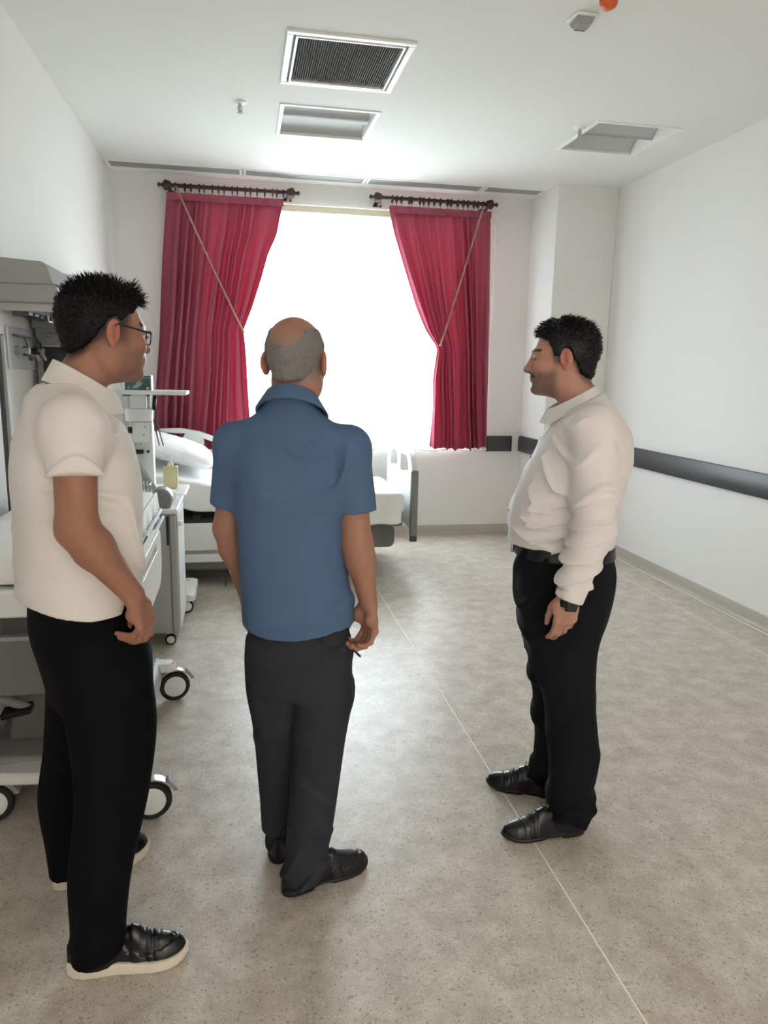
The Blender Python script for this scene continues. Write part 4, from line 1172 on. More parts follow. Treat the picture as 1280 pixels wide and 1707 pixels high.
def hand_prims(wr, D, N, T, curls, thumb, sc=1.0):
    """wrist point, finger direction D, back-of-hand normal N, thumb side T; curls per finger (3 angles)"""
    wr = np.array(wr, float); D = np.array(D, float); D /= np.linalg.norm(D)
    N = np.array(N, float); N -= D*(N@D); N /= np.linalg.norm(N)
    T = np.array(T, float); T -= D*(T@D); T -= N*(T@N); T /= np.linalg.norm(T)
    at = lambda d, t, n: wr + sc*(D*d + T*t + N*n)
    L = []
    base = [(0.088, 0.027), (0.092, 0.008), (0.087, -0.011), (0.078, -0.028)]
    lens = [(0.043, 0.026, 0.021), (0.047, 0.029, 0.022), (0.043, 0.027, 0.021), (0.034, 0.021, 0.019)]
    rad = [0.0092, 0.0095, 0.0090, 0.0080]
    for (bd, bt), rr in zip(base, rad):
        L.append((cone(at(0.0, bt*0.55, 0), at(bd, bt, 0.0), sc*0.0165, sc*0.0118, N, 0.85), 0.012))
    L.append((ell(at(0.045, 0.030, -0.010), [sc*0.022]*3), 0.016))
    L.append((ell(at(0.045, -0.022, -0.010), [sc*0.017]*3), 0.014))
    tips = []
    for (bd, bt), ls, rr, cu in zip(base, lens, rad, curls):
        p = at(bd, bt, 0.0); an = 0.0; r0 = rr*sc
        spread = bt*1.2
        for q, (l, c) in enumerate(zip(ls, cu)):
            an += c
            d = D*math.cos(an) - N*math.sin(an) + T*spread*0.6*math.cos(an)
            d /= np.linalg.norm(d)
            pn = p + d*l*sc; r1 = r0*0.93
            L.append((cone(p, pn, r0*1.02, r1), 0.004 if q else 0.007)); p = pn; r0 = r1
        tips.append(p)
    # thumb: (side, palm, forward) directions of its three bones
    p = at(0.018, 0.022, -0.008); r0 = 0.0145*sc
    for q, (l, v) in enumerate(zip((0.044, 0.033, 0.028), thumb)):
        d = D*v[0]+T*v[1]-N*v[2]; d = d/np.linalg.norm(d)
        pn = p + d*l*sc; r1 = [0.0115, 0.0102, 0.0085][q]*sc
        L.append((cone(p, pn, r0, r1), 0.012 if q == 0 else 0.005)); p = pn; r0 = r1
    tips.append(p)
    return L, tips

# ---------------------------------------------------------------- shoes
def shoe_meshes(kind):
    Lh = 0.300 if kind != 'sneaker' else 0.302
    xs = axis_lin(-0.17, 0.185, 0.0032); ys = axis_lin(-0.075, 0.075, 0.0032); zs = axis_lin(-0.02, 0.16, 0.0032)
    def width(x):   # half width of the sole outline
        t = np.clip((x+0.14)/Lh, 0, 1)
        k = np.interp(t, [0, .04, .12, .25, .42, .6, .72, .84, .92, .97, 1], [.012, .024, .033, .035, .035, .043, .048, .045, .036, .024, .008] if kind != 'oxford' else [.012, .024, .032, .034, .034, .041, .045, .040, .029, .018, .006])
        return k
    def cyo(x):
        t = np.clip((x+0.14)/Lh, 0, 1); return 0.006*np.sin(t*PI*1.0)*(t > 0.4)*(t-0.4)
    sole_h = 0.038 if kind == 'sneaker' else 0.020
    fs = Field(xs, ys, zs); X, Y, Z = fs.pts((slice(None),)*3)
    w = width(X); t = (X+0.14)/Lh
    ov = 0.005 if kind == 'sneaker' else 0.002
    side = np.abs(Y) - (w+ov)
    ends = np.maximum(-0.14-ov-X, X-(Lh-0.14)-ov)
    bot = -Z + (0.012*np.clip((t-0.78)/0.22, 0, 1)**2)          # toe spring
    if kind != 'sneaker':
        # heel block and arch gap
        arch = 0.010*sstep(0.28, 0.34, t)*(1-sstep(0.44, 0.56, t)); bot = bot + arch
    top = Z - (sole_h + 0.010*np.clip((t-0.8)/0.2, 0, 1)**2 - (0.004*sstep(0.3, 0.6, t) if kind != 'sneaker' else 0.008*sstep(0.15, 0.75, t)))
    r = 0.006
    dd = np.stack(np.broadcast_arrays(side, ends, bot, top))
    d = np.linalg.norm(np.maximum(dd+r, 0), axis=0) + np.minimum(dd.max(0)+r, 0) - r
    fs.F = d.astype(np.float32)
    sole = fs.mesh()
    fu = Field(xs, ys, zs)
    hp = np.interp((fu.xs+0.14)/Lh, [0, .05, .15, .3, .42, .52, .62, .72, .82, .9, .96, 1], [.070, .082, .084, .082, .088, .092, .078, .064, .054, .048, .038, .016] if kind != 'sneaker' else [.078, .092, .094, .092, .100, .106, .094, .080, .072, .064, .052, .030])
    hp = hp[:, None, None]
    ww = np.maximum(width(X)-0.0015, 0.004)
    zz = Z-0.006
    taper = 1 - 0.30*np.clip(zz/0.10, 0, 1)
    u = np.abs(Y)/(ww*taper); v = np.maximum(zz, 0)/hp
    pw = 2.6
    rho = (u**pw+v**pw)**(1/pw)
    d = (rho-1)*np.minimum(ww, hp)*0.9
    d = np.maximum(d, np.maximum(-0.143-X, X-(Lh-0.143)))
    d = np.maximum(d, 0.008-Z)
    fu.F = d.astype(np.float32)
    tq = lambda x: (x+0.14)/Lh
    if kind == 'sneaker' or kind == 'loafer':
        # apron seam ring on the toe
        def seam(x, y, z):
            tt = tq(x); e = np.sqrt(((tt-0.66)/0.235)**2 + (y/0.0335)**2)
            return 0.0035*np.exp(-((e-1)/0.07)**2)*(z > 0.03) + 0.003*np.exp(-((tt-0.52)/0.012)**2)*(tt < 0.56) - 0.0028*sstep(0.50, 0.52, tt)*(1-sstep(0.60, 0.62, tt))
        fu.disp(seam, band=0.02)
        if kind == 'sneaker':
            fu.disp(lambda x, y, z: 0.0014*np.sin(tq(x)*100+y*30)*np.exp(-((tq(x)-0.70)/0.08)**2), band=0.02)
    else:
        fu.disp(lambda x, y, z: -0.0022*(tq(x) < 0.60) * sstep(0.0, 0.004, 0.60-tq(x)) + 0.0016*np.exp(-((tq(x)-0.78)/0.007)**2) + 0.0016*np.exp(-((tq(x)-0.765)/0.007)**2), band=0.02)
        fu.disp(lambda x, y, z: 0.0016*np.sin(tq(x)*150)*np.exp(-((tq(x)-0.66)/0.05)**2), band=0.02)
    return sole, fu.mesh()
SHOES = {k: shoe_meshes(k) for k in ('sneaker', 'loafer', 'oxford')}
leather = mat('black_leather', (13, 14, 16), 0.28, spec=0.45, bump=0.08, bscale=300)
sole_w = mat('cream_rubber_sole', (214, 203, 186), 0.6, noise=0.05)
sole_b = mat('black_sole', (14, 14, 15), 0.5)
def put_shoe(person, kind, at_, yaw, label=None):
    """at_: foot centre in the person's frame"""
    sole, up = SHOES[kind]
    o = mesh_obj('shoe', up[0], up[1], leather, person, loc=(at_[0], at_[1], 0), rot=(0, 0, yaw))
    if label: o['label'] = label
    mesh_obj('sole', sole[0], sole[1], sole_w if kind == 'sneaker' else sole_b, o)
    if kind == 'sneaker': MB().box((-0.115, -0.028, 0.0), (0.115, 0.028, 0.004)).build('tread', sole_b, o, bevel=0.002)
    if kind == 'oxford':
        lc = MB()
        for k in range(4):
            x = 0.010+0.014*k; z = 0.096-0.0075*k
            lc.tube([(x, -0.018, z-0.006), (x+0.003, 0, z+0.001), (x, 0.018, z-0.006)], 0.0022, 6)
        lc.tube([(0.008, 0.0, 0.098), (0.0, 0.018, 0.112), (0.018, 0.026, 0.108), (0.012, 0.004, 0.100)], 0.0018, 5)
        lc.tube([(0.008, 0.0, 0.098), (-0.004, -0.018, 0.110), (0.014, -0.028, 0.104), (0.012, -0.004, 0.100)], 0.0018, 5)
        lc.build('laces', sole_b, o, smooth=True)
    return o

# ---------------------------------------------------------------- hair strands
def strands(V, Nn, length, width, comb, jit, rnd, n):
    """tapered three sided spikes; comb: function (p, n) -> direction"""
    idx = rnd.choice(len(V), n)
    vs = []; fs = []
    for i in idx:
        p = V[i]; d = comb(p, Nn[i]); d = d + rnd.randn(3)*jit; d /= np.linalg.norm(d)
        l = length(p)*rnd.uniform(0.6, 1.25)
        if l <= 0: continue
        a = np.cross(d, rnd.randn(3)); a /= np.linalg.norm(a)+1e-9; b = np.cross(d, a)
        w = width*rnd.uniform(0.7, 1.3); o = len(vs)
        p0 = p - Nn[i]*0.002
        mid = p0 + d*l*0.55
        end = p0 + d*l + np.array((0, 0, -0.12*l))
        for q, ww in ((p0, w), (mid, w*0.7)):
            for k in range(3):
                an = 2*PI*k/3; vs.append(q+(a*math.cos(an)+b*math.sin(an))*ww)
        vs.append(end)
        for k in range(3):
            fs.append((o+k, o+(k+1) % 3, o+3+(k+1) % 3, o+3+k)); fs.append((o+3+k, o+3+(k+1) % 3, o+6))
    return MB().add([tuple(v) for v in vs], fs)
def vnormals(V, Q):
    n = np.cross(V[Q[:, 2]]-V[Q[:, 0]], V[Q[:, 3]]-V[Q[:, 1]])
    N = np.zeros_like(V)
    for k in range(4):
        for d in range(3): N[:, d] += np.bincount(Q[:, k], n[:, d], len(V))
    return N/(np.linalg.norm(N, axis=1)[:, None]+1e-12)

skin_m = bpy.data.materials.new('skin'); skin_m.use_nodes = True
_nt = skin_m.node_tree; _b = _nt.nodes['Principled BSDF']
_b.inputs['Roughness'].default_value = 0.5; _b.inputs['Specular IOR Level'].default_value = 0.35
_b.inputs['Subsurface Weight'].default_value = 0.0
_a = _nt.nodes.new('ShaderNodeVertexColor'); _a.layer_name = 'Col'
_tc = _nt.nodes.new('ShaderNodeTexCoord')
_n = _nt.nodes.new('ShaderNodeTexNoise'); _n.inputs['Scale'].default_value = 55; _n.inputs['Detail'].default_value = 5
_nt.links.new(_tc.outputs['Object'], _n.inputs['Vector'])
_mr = _nt.nodes.new('ShaderNodeMapRange'); _mr.inputs['To Min'].default_value = 0.84; _mr.inputs['To Max'].default_value = 1.14
_nt.links.new(_n.outputs['Fac'], _mr.inputs['Value'])
_mx = _nt.nodes.new('ShaderNodeMix'); _mx.data_type = 'RGBA'; _mx.blend_type = 'MULTIPLY'; _mx.inputs[0].default_value = 1
_nt.links.new(_a.outputs['Color'], _mx.inputs[6]); _nt.links.new(_mr.outputs['Result'], _mx.inputs[7]); _nt.links.new(_mx.outputs[2], _b.inputs['Base Color'])
_n2 = _nt.nodes.new('ShaderNodeTexNoise'); _n2.inputs['Scale'].default_value = 420
_nt.links.new(_tc.outputs['Object'], _n2.inputs['Vector'])
_bp = _nt.nodes.new('ShaderNodeBump'); _bp.inputs['Strength'].default_value = 0.15; _bp.inputs['Distance'].default_value = 0.001
_nt.links.new(_n2.outputs['Fac'], _bp.inputs['Height']); _nt.links.new(_bp.outputs['Normal'], _b.inputs['Normal'])

sock_m = mat('black_sock', (20, 20, 22), 0.9)
def blend(col, w, c):
    w = np.clip(w, 0, 1)[:, None]; return col*(1-w)+np.array(c)[None, :]*w

# ---------------------------------------------------------------- a person
def build_person(S):
    root = thing('person', (S['root'][0], S['root'][1], 0), S['label'], 'person', rz=math.radians(S['yaw']))
    hc = np.array(S['head']['c']); HR = rotm(S['head']['yaw'], S['head'].get('pitch', 0), S['head'].get('roll', 0)); HS = S['head'].get('s', 1.0)
    HRs = HR  # rotation; scale handled by sizing
    toH = lambda P: ((P-hc)@HR)/HS
    arms = S['arms']
    ex = S['extent']                                     # (x0,x1,y0,y1)
    zneck = S['zneck']; ztop = hc[2]+0.15
    hz = [a['w'][2] for a in arms]
    zh0, zh1 = min(hz)-0.24, max(hz)+0.02
    # ---- body: one continuous skin mesh
    fb = Field(axis_lin(ex[0], ex[1], 0.0036), axis_lin(ex[2], ex[3], 0.0036),
               axis_var([(0.0, zh0, 0.008), (zh0, zh1, 0.0034), (zh1, zneck, 0.007), (zneck, ztop, 0.0028)]))
    tb_ = [(z, cx, cy, ax-0.020, ay-0.022) for z, cx, cy, ax, ay in S['torso'] if z > 1.0]
    fb.add(loft(tb_), 0)
    pel = S['pelvis']
    fb.add(loft([(z, cx, cy, ax-0.016, ay-0.016) for z, cx, cy, ax, ay in pel]), 0.03)
    for leg in S['legs']:
        fb.add(loft([(z, cx, cy, ax-0.018, ay-0.018) for z, cx, cy, ax, ay in leg['secs']]), 0.02)
        ft = leg['foot']; yw = leg['yaw']; d = np.array((math.cos(yw), math.sin(yw)))
        heel = np.array(ft)-d*0.085; toe = np.array(ft)+d*0.10
        fb.add(cone((*heel, 0.045), (*toe, 0.032), 0.026, 0.020), 0.02)
    nb = S['neck']
    fb.add(cone(nb[0], nb[1], nb[2], nb[3]), 0.02)
    fb.add(cone((nb[0][0], nb[0][1]+0.03, nb[0][2]-0.05), (arms[0]['s'][0], arms[0]['s'][1]*0.75, arms[0]['s'][2]+0.005), 0.038, 0.032), 0.03)
    fb.add(cone((nb[0][0], nb[0][1]-0.03, nb[0][2]-0.05), (arms[1]['s'][0], arms[1]['s'][1]*0.75, arms[1]['s'][2]+0.005), 0.038, 0.032), 0.03)
    for op, prim, k in head_prims(S['head']):
        f, lo, hi = prim
        sp = (lambda f: (lambda x, y, z: f(x/HS, y/HS, z/HS)*HS))(f)
        pr = xform((sp, np.array(lo)*HS, np.array(hi)*HS), HR, hc)
        fb.add(pr, k*HS) if op == '+' else fb.cut(pr, k*HS)
    tips = []
    for a in arms:
        r = a.get('r', (0.046, 0.040, 0.043, 0.028))
        fb.add(cone(a['s'], a['e'], r[0], r[1]), 0.03)
        mid = np.array(a['e'])*0.72+np.array(a['w'])*0.28
        fb.add(cone(a['e'], mid, r[1], r[2]), 0.02)
        fb.add(cone(mid, a['w'], r[2], r[3], a['N'], 0.85), 0.02)
        hp, tp = hand_prims(a['w'], a['D'], a['N'], a['T'], a['curls'], a['thumb'], a.get('hs', 1.0))
        for prim, k in hp: fb.add(prim, k)
        tips.append(tp)
    V, Q = fb.mesh(); V = relax(V, Q, 1, 0.4)
    # skin colour
    H = toH(V); col = np.tile(np.array(lin(S['skin'])), (len(V), 1))
    red = np.array(lin(S['skin_red'])); dark = np.array(lin(S['hairc']))
    nearhead = (np.linalg.norm(H, axis=1) < 0.2)
    col = blend(col, nearhead*np.exp(-((H[:, 0]-0.075)/0.03)**2-((np.abs(H[:, 1])-0.042)/0.025)**2-((H[:, 2]+0.03)/0.025)**2)*0.5, red)
    col = blend(col, nearhead*(np.abs(H[:, 1]) > 0.079)*(H[:, 0] > -0.05)*(H[:, 0] < 0.03)*0.55, red)
    col = blend(col, nearhead*np.exp(-((H[:, 0]-0.096)/0.01)**2-((H[:, 1])/0.02)**4-((H[:, 2]+0.066)/0.009)**2)*0.8, lin(S['lip']))
    # knuckles and finger ends slightly redder
    for a, tp in zip(arms, tips):
        d = np.min([np.linalg.norm(V-t[None, :], axis=1) for t in tp], axis=0)
        col = blend(col, np.exp(-(d/0.02)**2)*0.35, red)
    # eyes: white, iris, lid line, brows
    for s in (-1, 1):
        q = H-np.array((0.0765, s*0.031, -0.002))[None, :]
        rr = np.linalg.norm(q, axis=1); e = (rr < 0.0142) & (q[:, 0] > 0.004) & (np.abs(q[:, 2]) < 0.0072)
        col[e] = lin((168, 156, 148))
        e2 = e & (np.hypot(q[:, 1]-S['head'].get('gaze', 0), q[:, 2]) < 0.0070); col[e2] = lin((30, 20, 16))
        bz = H[:, 2]-(0.0255-0.08*np.abs(np.abs(H[:, 1])-0.030))
        bw = (np.abs(bz) < 0.0050)*(np.abs(H[:, 1]-s*0.031) < 0.024)*(H[:, 0] > 0.055)
        col = blend(col, bw*0.9, lin(S['brow']))
    zlx, zlz = S['hairline']
    if S.get('fade'):
        gap_ = np.interp(H[:, 0], zlx, zlz)-H[:, 2]
        col = blend(col, nearhead*S['fade']*(1-sstep(-0.002, 0.026, gap_))*(1-sstep(0.02, 0.05, H[:, 0]))*(np.abs(H[:, 1]) < 0.0795), dark)
    for (fn, c) in S.get('paint', []): col = blend(col, fn(H)*nearhead, lin(c))
    body = mesh_obj('body', V, Q, skin_m, root, col)
    NB = vnormals(V, Q)
    # ---- hair
    hm = S['hair_mat']
    fh = Field(axis_lin(-0.135, 0.12, 0.003), axis_lin(-0.10, 0.10, 0.003), axis_lin(-0.12, 0.15, 0.003))
    t = S['hair_t']
    fh.add(ell((-0.014, 0, 0.032), (0.098+t[0], 0.077*S['head'].get('w', 1)+t[1], 0.086+t[2])), 0)
    fh.add(ell((0.020, 0, 0.03), (0.072+t[0], 0.064+t[1], 0.080+t[2])), 0.02)
    fh.add(ell((-0.052, 0, -0.040), (0.046+t[0]*0.5, 0.048+t[1]*0.5, 0.05)), 0.02)
    zl = S['hairline']                                   # (x table, z table): hair stays above
    fh.cutfn(lambda x, y, z: (np.interp(x, zl[0], zl[1])-z+0.006*vnoise(x*60, y*60+3.3, z*60))*0.8, 0.022)
    for cutp in S.get('hair_cut', []): fh.cut(cutp, 0.008)
    fh.disp(lambda x, y, z: 0.0012*vnoise(x*90, y*90, z*60)+0.0012*vnoise(x*220, y*220, z*120), band=0.03)
    HV, HQ = fh.mesh()
    HN = vnormals(HV, HQ)
    Wd = lambda P: (P*HS)@HR.T + hc
    rnd = np.random.RandomState(S['seed'])
    hair = mesh_obj('hair', Wd(HV), HQ, hm, root)
    up = (HV[:, 2] > np.interp(HV[:, 0], zl[0], zl[1])+0.004)
    surf = np.nonzero(up & ((HV*np.array((1, 1, 1)))[:, 2] > -0.2))[0]
    smb = strands(HV[surf], HN[surf], S['hair_len'], S.get('hair_w', 0.0011), S['comb'], S.get('hair_jit', 0.25), rnd, S['hair_n'])
    smb.v = [tuple(p) for p in Wd(np.array(smb.v))]
    tag(smb.build('strands', hm, hair, fix=False), kind='stuff')
    # ---- shirt
    sh = S['shirt']
    fz = axis_lin(min(sh['z0'], min(hz)-0.03 if sh['long'] else 9)-0.03, sh['z1']+0.02, 0.0042)
    fs_ = Field(axis_lin(ex[0], ex[1], 0.0042), axis_lin(ex[2], ex[3], 0.0042), fz)
    fs_.add(loft(S['torso'], 0.0, 2.3), 0)
    if sh.get('skirt'): fs_.add(loft(sh['skirt'], 0.0, 2.3), 0.02)
    hem = sh['hem']
    fs_.cutfn(lambda x, y, z: hem(x, y)-z)
    for i, a in enumerate(arms):
        s_, e_, w_ = [np.array(a[k]) for k in ('s', 'e', 'w')]
        R_ = sh['r']
        yk = 1 if s_[1] > 0 else -1
        fs_.add(cone((s_[0]-0.005, s_[1]*0.45, s_[2]+0.012), s_, R_[0]*0.92, R_[0]), 0.05)
        if sh['long']:
            fs_.add(cone(s_, e_, R_[0], R_[1]), 0.018)
            m1 = e_*0.55+w_*0.45
            fs_.add(cone(e_, m1, R_[1], R_[2]), 0.02)
            u = (w_-e_)/np.linalg.norm(w_-e_); c_ = w_+u*sh.get('cuff', 0.0)
            fs_.add(capped(cone(m1, c_+u*0.06, R_[2], R_[3]*0.97, a['N'], 0.92), c_, u, cone(c_-u*0.03, c_+u*0.07, R_[3]-0.007, R_[3]-0.007, a['N'], 0.9)), 0.012)
        else:
            u = (e_-s_)/np.linalg.norm(e_-s_); c_ = s_+u*sh['len'][i]
            fs_.add(capped(cone(s_, c_+u*0.06, R_[0], R_[1]), c_, u+np.array(sh.get('tilt', (0, 0, 0))), cone(c_-u*0.015, c_+u*0.07, R_[1]-0.011, R_[1]-0.011)), 0.028)
    # folds
    for fn, lo, hi in sh['folds']: fs_.disp(fn, lo, hi)
    # openings: hem, neck, sleeve ends; inside hollowed round the skin
    fs_.cutfn(lambda x, y, z: np.where((np.abs(y) < sh.get('hemw', 0.165)) & (z > sh['z0']-0.05), hem(x, y)-z, -1.0))
    nk = sh['neck']                                       # plane through the neck: keep below
    fs_.cutfn(lambda x, y, z: (z-(nk[0]+nk[1]*x+nk[2]*np.abs(y)))*0.9)
    if not sh.get('tucked'):
        tz = sh['z0']
        fs_.cut(loft([(z, cx, cy, ax-0.017, ay-0.017) for z, cx, cy, ax, ay in (sh.get('skirt') or S['torso'])], 0.0, 2.3, z0=tz-0.08, z1=tz+0.035), 0.0)
    SV, SQ = fs_.mesh(); SV = relax(SV, SQ, 1, 0.5)
    shirt = mesh_obj('shirt', SV, SQ, S['shirt_mat'], root)
    # collar: a folded band round the neck
    co_ = S['collar']
    fc = Field(axis_lin(co_['c'][0]-0.13, co_['c'][0]+0.14, 0.003), axis_lin(co_['c'][1]-0.12, co_['c'][1]+0.12, 0.003), axis_lin(co_['c'][2]-0.09, co_['c'][2]+0.09, 0.003))
    X, Y, Z = fc.pts((slice(None),)*3)
    cx, cy, cz = co_['c']; tilt = co_['tilt']
    zl_ = Z-cz+tilt*(X-cx)                                # height in the tilted collar plane
    hgt = co_['h']
    flare = co_['flare']
    tt = np.clip(-zl_/hgt, 0, 1.3)
    ax_ = co_['r'][0]+flare*tt; ay_ = co_['r'][1]+flare*1.1*tt
    rho = np.sqrt(((X-cx)/ax_)**2+((Y-cy)/ay_)**2)
    d_out = (rho-1)*np.minimum(ax_, ay_)
    th = co_.get('th', 0.0045)
    ang = np.arctan2(np.abs(Y-cy), X-cx)                   # 0 in front
    low = hgt*(1.0+co_['point']*np.exp(-((ang-0.45)/0.35)**2))
    top = 0.010*np.cos(ang)*0
    dcol = np.maximum(np.abs(d_out)-th, np.maximum(zl_-top, -zl_-low))
    gap = co_.get('gap', 0.18)
    dcol = np.maximum(dcol, np.where(X > cx, (gap-ang)*0.05, -1.0))
    fc.F = dcol.astype(np.float32)
    CV, CQ = fc.mesh(); CV = relax(CV, CQ, 2, 0.5)
    mesh_obj('collar', CV, CQ, S['shirt_mat'], shirt)
    # ---- trousers
    tr = S['trousers']
    ftz = axis_lin(0.0, tr['top']+0.03, 0.0048)
    ft = Field(axis_lin(ex[0], ex[1], 0.0045), axis_lin(ex[2], ex[3], 0.0045), ftz)
    ft.add(loft(pel, 0.0, 2.3), 0)
    for leg in S['legs']: ft.add(loft(leg['secs'], 0.0, 2.1), 0.022)
    for fn, lo, hi in tr['folds']: ft.disp(fn, lo, hi)
    ft.cutfn(lambda x, y, z: z-tr['top'])
    for leg in S['legs']:
        hz_ = leg['hem']; c0 = leg['secs'][0]
        def cutl(x, y, z, leg=leg):
            near = np.sqrt((x-leg['secs'][0][1])**2+(y-leg['secs'][0][2])**2) < 0.16
            other = [l for l in S['legs'] if l is not leg][0]['secs'][0]
            mine = ((x-leg['secs'][0][1])**2+(y-leg['secs'][0][2])**2) < ((x-other[1])**2+(y-other[2])**2)
            yw = leg['yaw']; fwd = (x-c0[1])*math.cos(yw)+(y-c0[2])*math.sin(yw)
            return np.where(mine & (z < 0.3), leg['hem']+0.22*np.clip(fwd, -0.09, 0.09)-z, -1.0)
        ft.cutfn(cutl)
        sc = leg['secs'][0]
        ft.cut(loft([(z, cx, cy, ax-0.007, ay-0.007) for z, cx, cy, ax, ay in leg['secs']], 0, 2.1, z0=0, z1=leg['hem']+0.05), 0)
    TV, TQ = ft.mesh(); TV = relax(TV, TQ, 1, 0.5)
    trous = mesh_obj('trousers', TV, TQ, tr['mat'], root)
    for leg in S['legs']:
        c0 = leg['secs'][0]; ft_ = leg['foot']; yw = leg['yaw']; d = np.array((math.cos(yw), math.sin(yw)))
        fk = Field(axis_lin(min(c0[1], ft_[0])-0.17, max(c0[1], ft_[0])+0.17, 0.005), axis_lin(min(c0[2], ft_[1])-0.17, max(c0[2], ft_[1])+0.17, 0.005), axis_lin(0.0, 0.26, 0.006))
        heel = np.array(ft_)-d*0.085; toe = np.array(ft_)+d*0.09
        fk.add(loft([(z, cx, cy, ax-0.013, ay-0.013) for z, cx, cy, ax, ay in leg['secs'] if z < 0.35], 0, 2.0, z0=0.03, z1=0.22), 0).add(cone((*heel, 0.046), (*toe, 0.034), 0.029, 0.023), 0.03)
        kv, kq = fk.mesh(); mesh_obj('sock', kv, kq, sock_m, root)
    for leg in S['legs']: put_shoe(root, S['shoe'], leg['foot'], leg['yaw'])
    return root, dict(hc=hc, HR=HR, HS=HS, tips=tips, Wd=Wd, pel=pel)

# ------------------------------------------------------------------ the three men
def fold_noise(a, sx, sy, sz, off=0.0):
    return lambda x, y, z: a*(vnoise(x*sx+off, y*sy+off*1.7, z*sz+off*0.3))
def fold_ridge(a, sx, sy, sz, off=0.0, shear=0.0):
    """soft creases: warped waves whose strength comes and goes"""
    def f(x, y, z):
        w = vnoise(x*5+off, y*5-off, z*4+off*2)
        ph = (x*sx*0.55+y*sy*0.55)*1.0 + z*sz*1.1 + shear*(x*0.9+y*0.6) + 2.2*w + off
        m = np.clip(0.35+vnoise(x*4-off, y*4+off, z*5+2*off)*1.2, 0, 1)
        c = np.cos(ph*PI)
        return -a*m*np.maximum(c, 0)**3*1.6 + a*0.35*m*np.maximum(-c, 0)
    return f
def masked(fn, zm=1.36, ym=0.12):
    return lambda x, y, z: fn(x, y, z)*(1-sstep(zm, zm+0.06, z))*(1-sstep(ym, ym+0.05, np.abs(y)))
ANY = ((-9,)*3, (9,)*3)
polo_white = mat('white_pique', (219, 213, 208), 0.85, bump=0.25, bscale=900)
polo_blue = mat('slate_blue_pique', (74, 100, 134), 0.85, bump=0.25, bscale=900)
shirt_white = mat('white_poplin', (225, 220, 218), 0.8, bump=0.1, bscale=700)
tr_black = mat('black_trousers', (7, 7, 10), 0.85, spec=0.15)
tr_grey = mat('charcoal_trousers', (48, 51, 58), 0.85, spec=0.2, noise=0.08, nscale=80)
tr_navy = mat('dark_navy_trousers', (13, 15, 22), 0.8, spec=0.2, noise=0.06, nscale=80)
hair_black = mat('black_hair', (9, 8, 9), 0.6, spec=0.2)
hair_dark = mat('dark_hair', (15, 15, 18), 0.5, spec=0.3, noise=0.3, nscale=200)
hair_grey = mat('grey_hair', (118, 116, 114), 0.7, noise=0.25, nscale=140)
steel = M['steel']
REST = [(0.35, 0.45, 0.3)]*4
THUMB = [(0.65, 0.65, 0.35), (0.92, 0.25, 0.3), (0.98, 0.05, 0.25)]

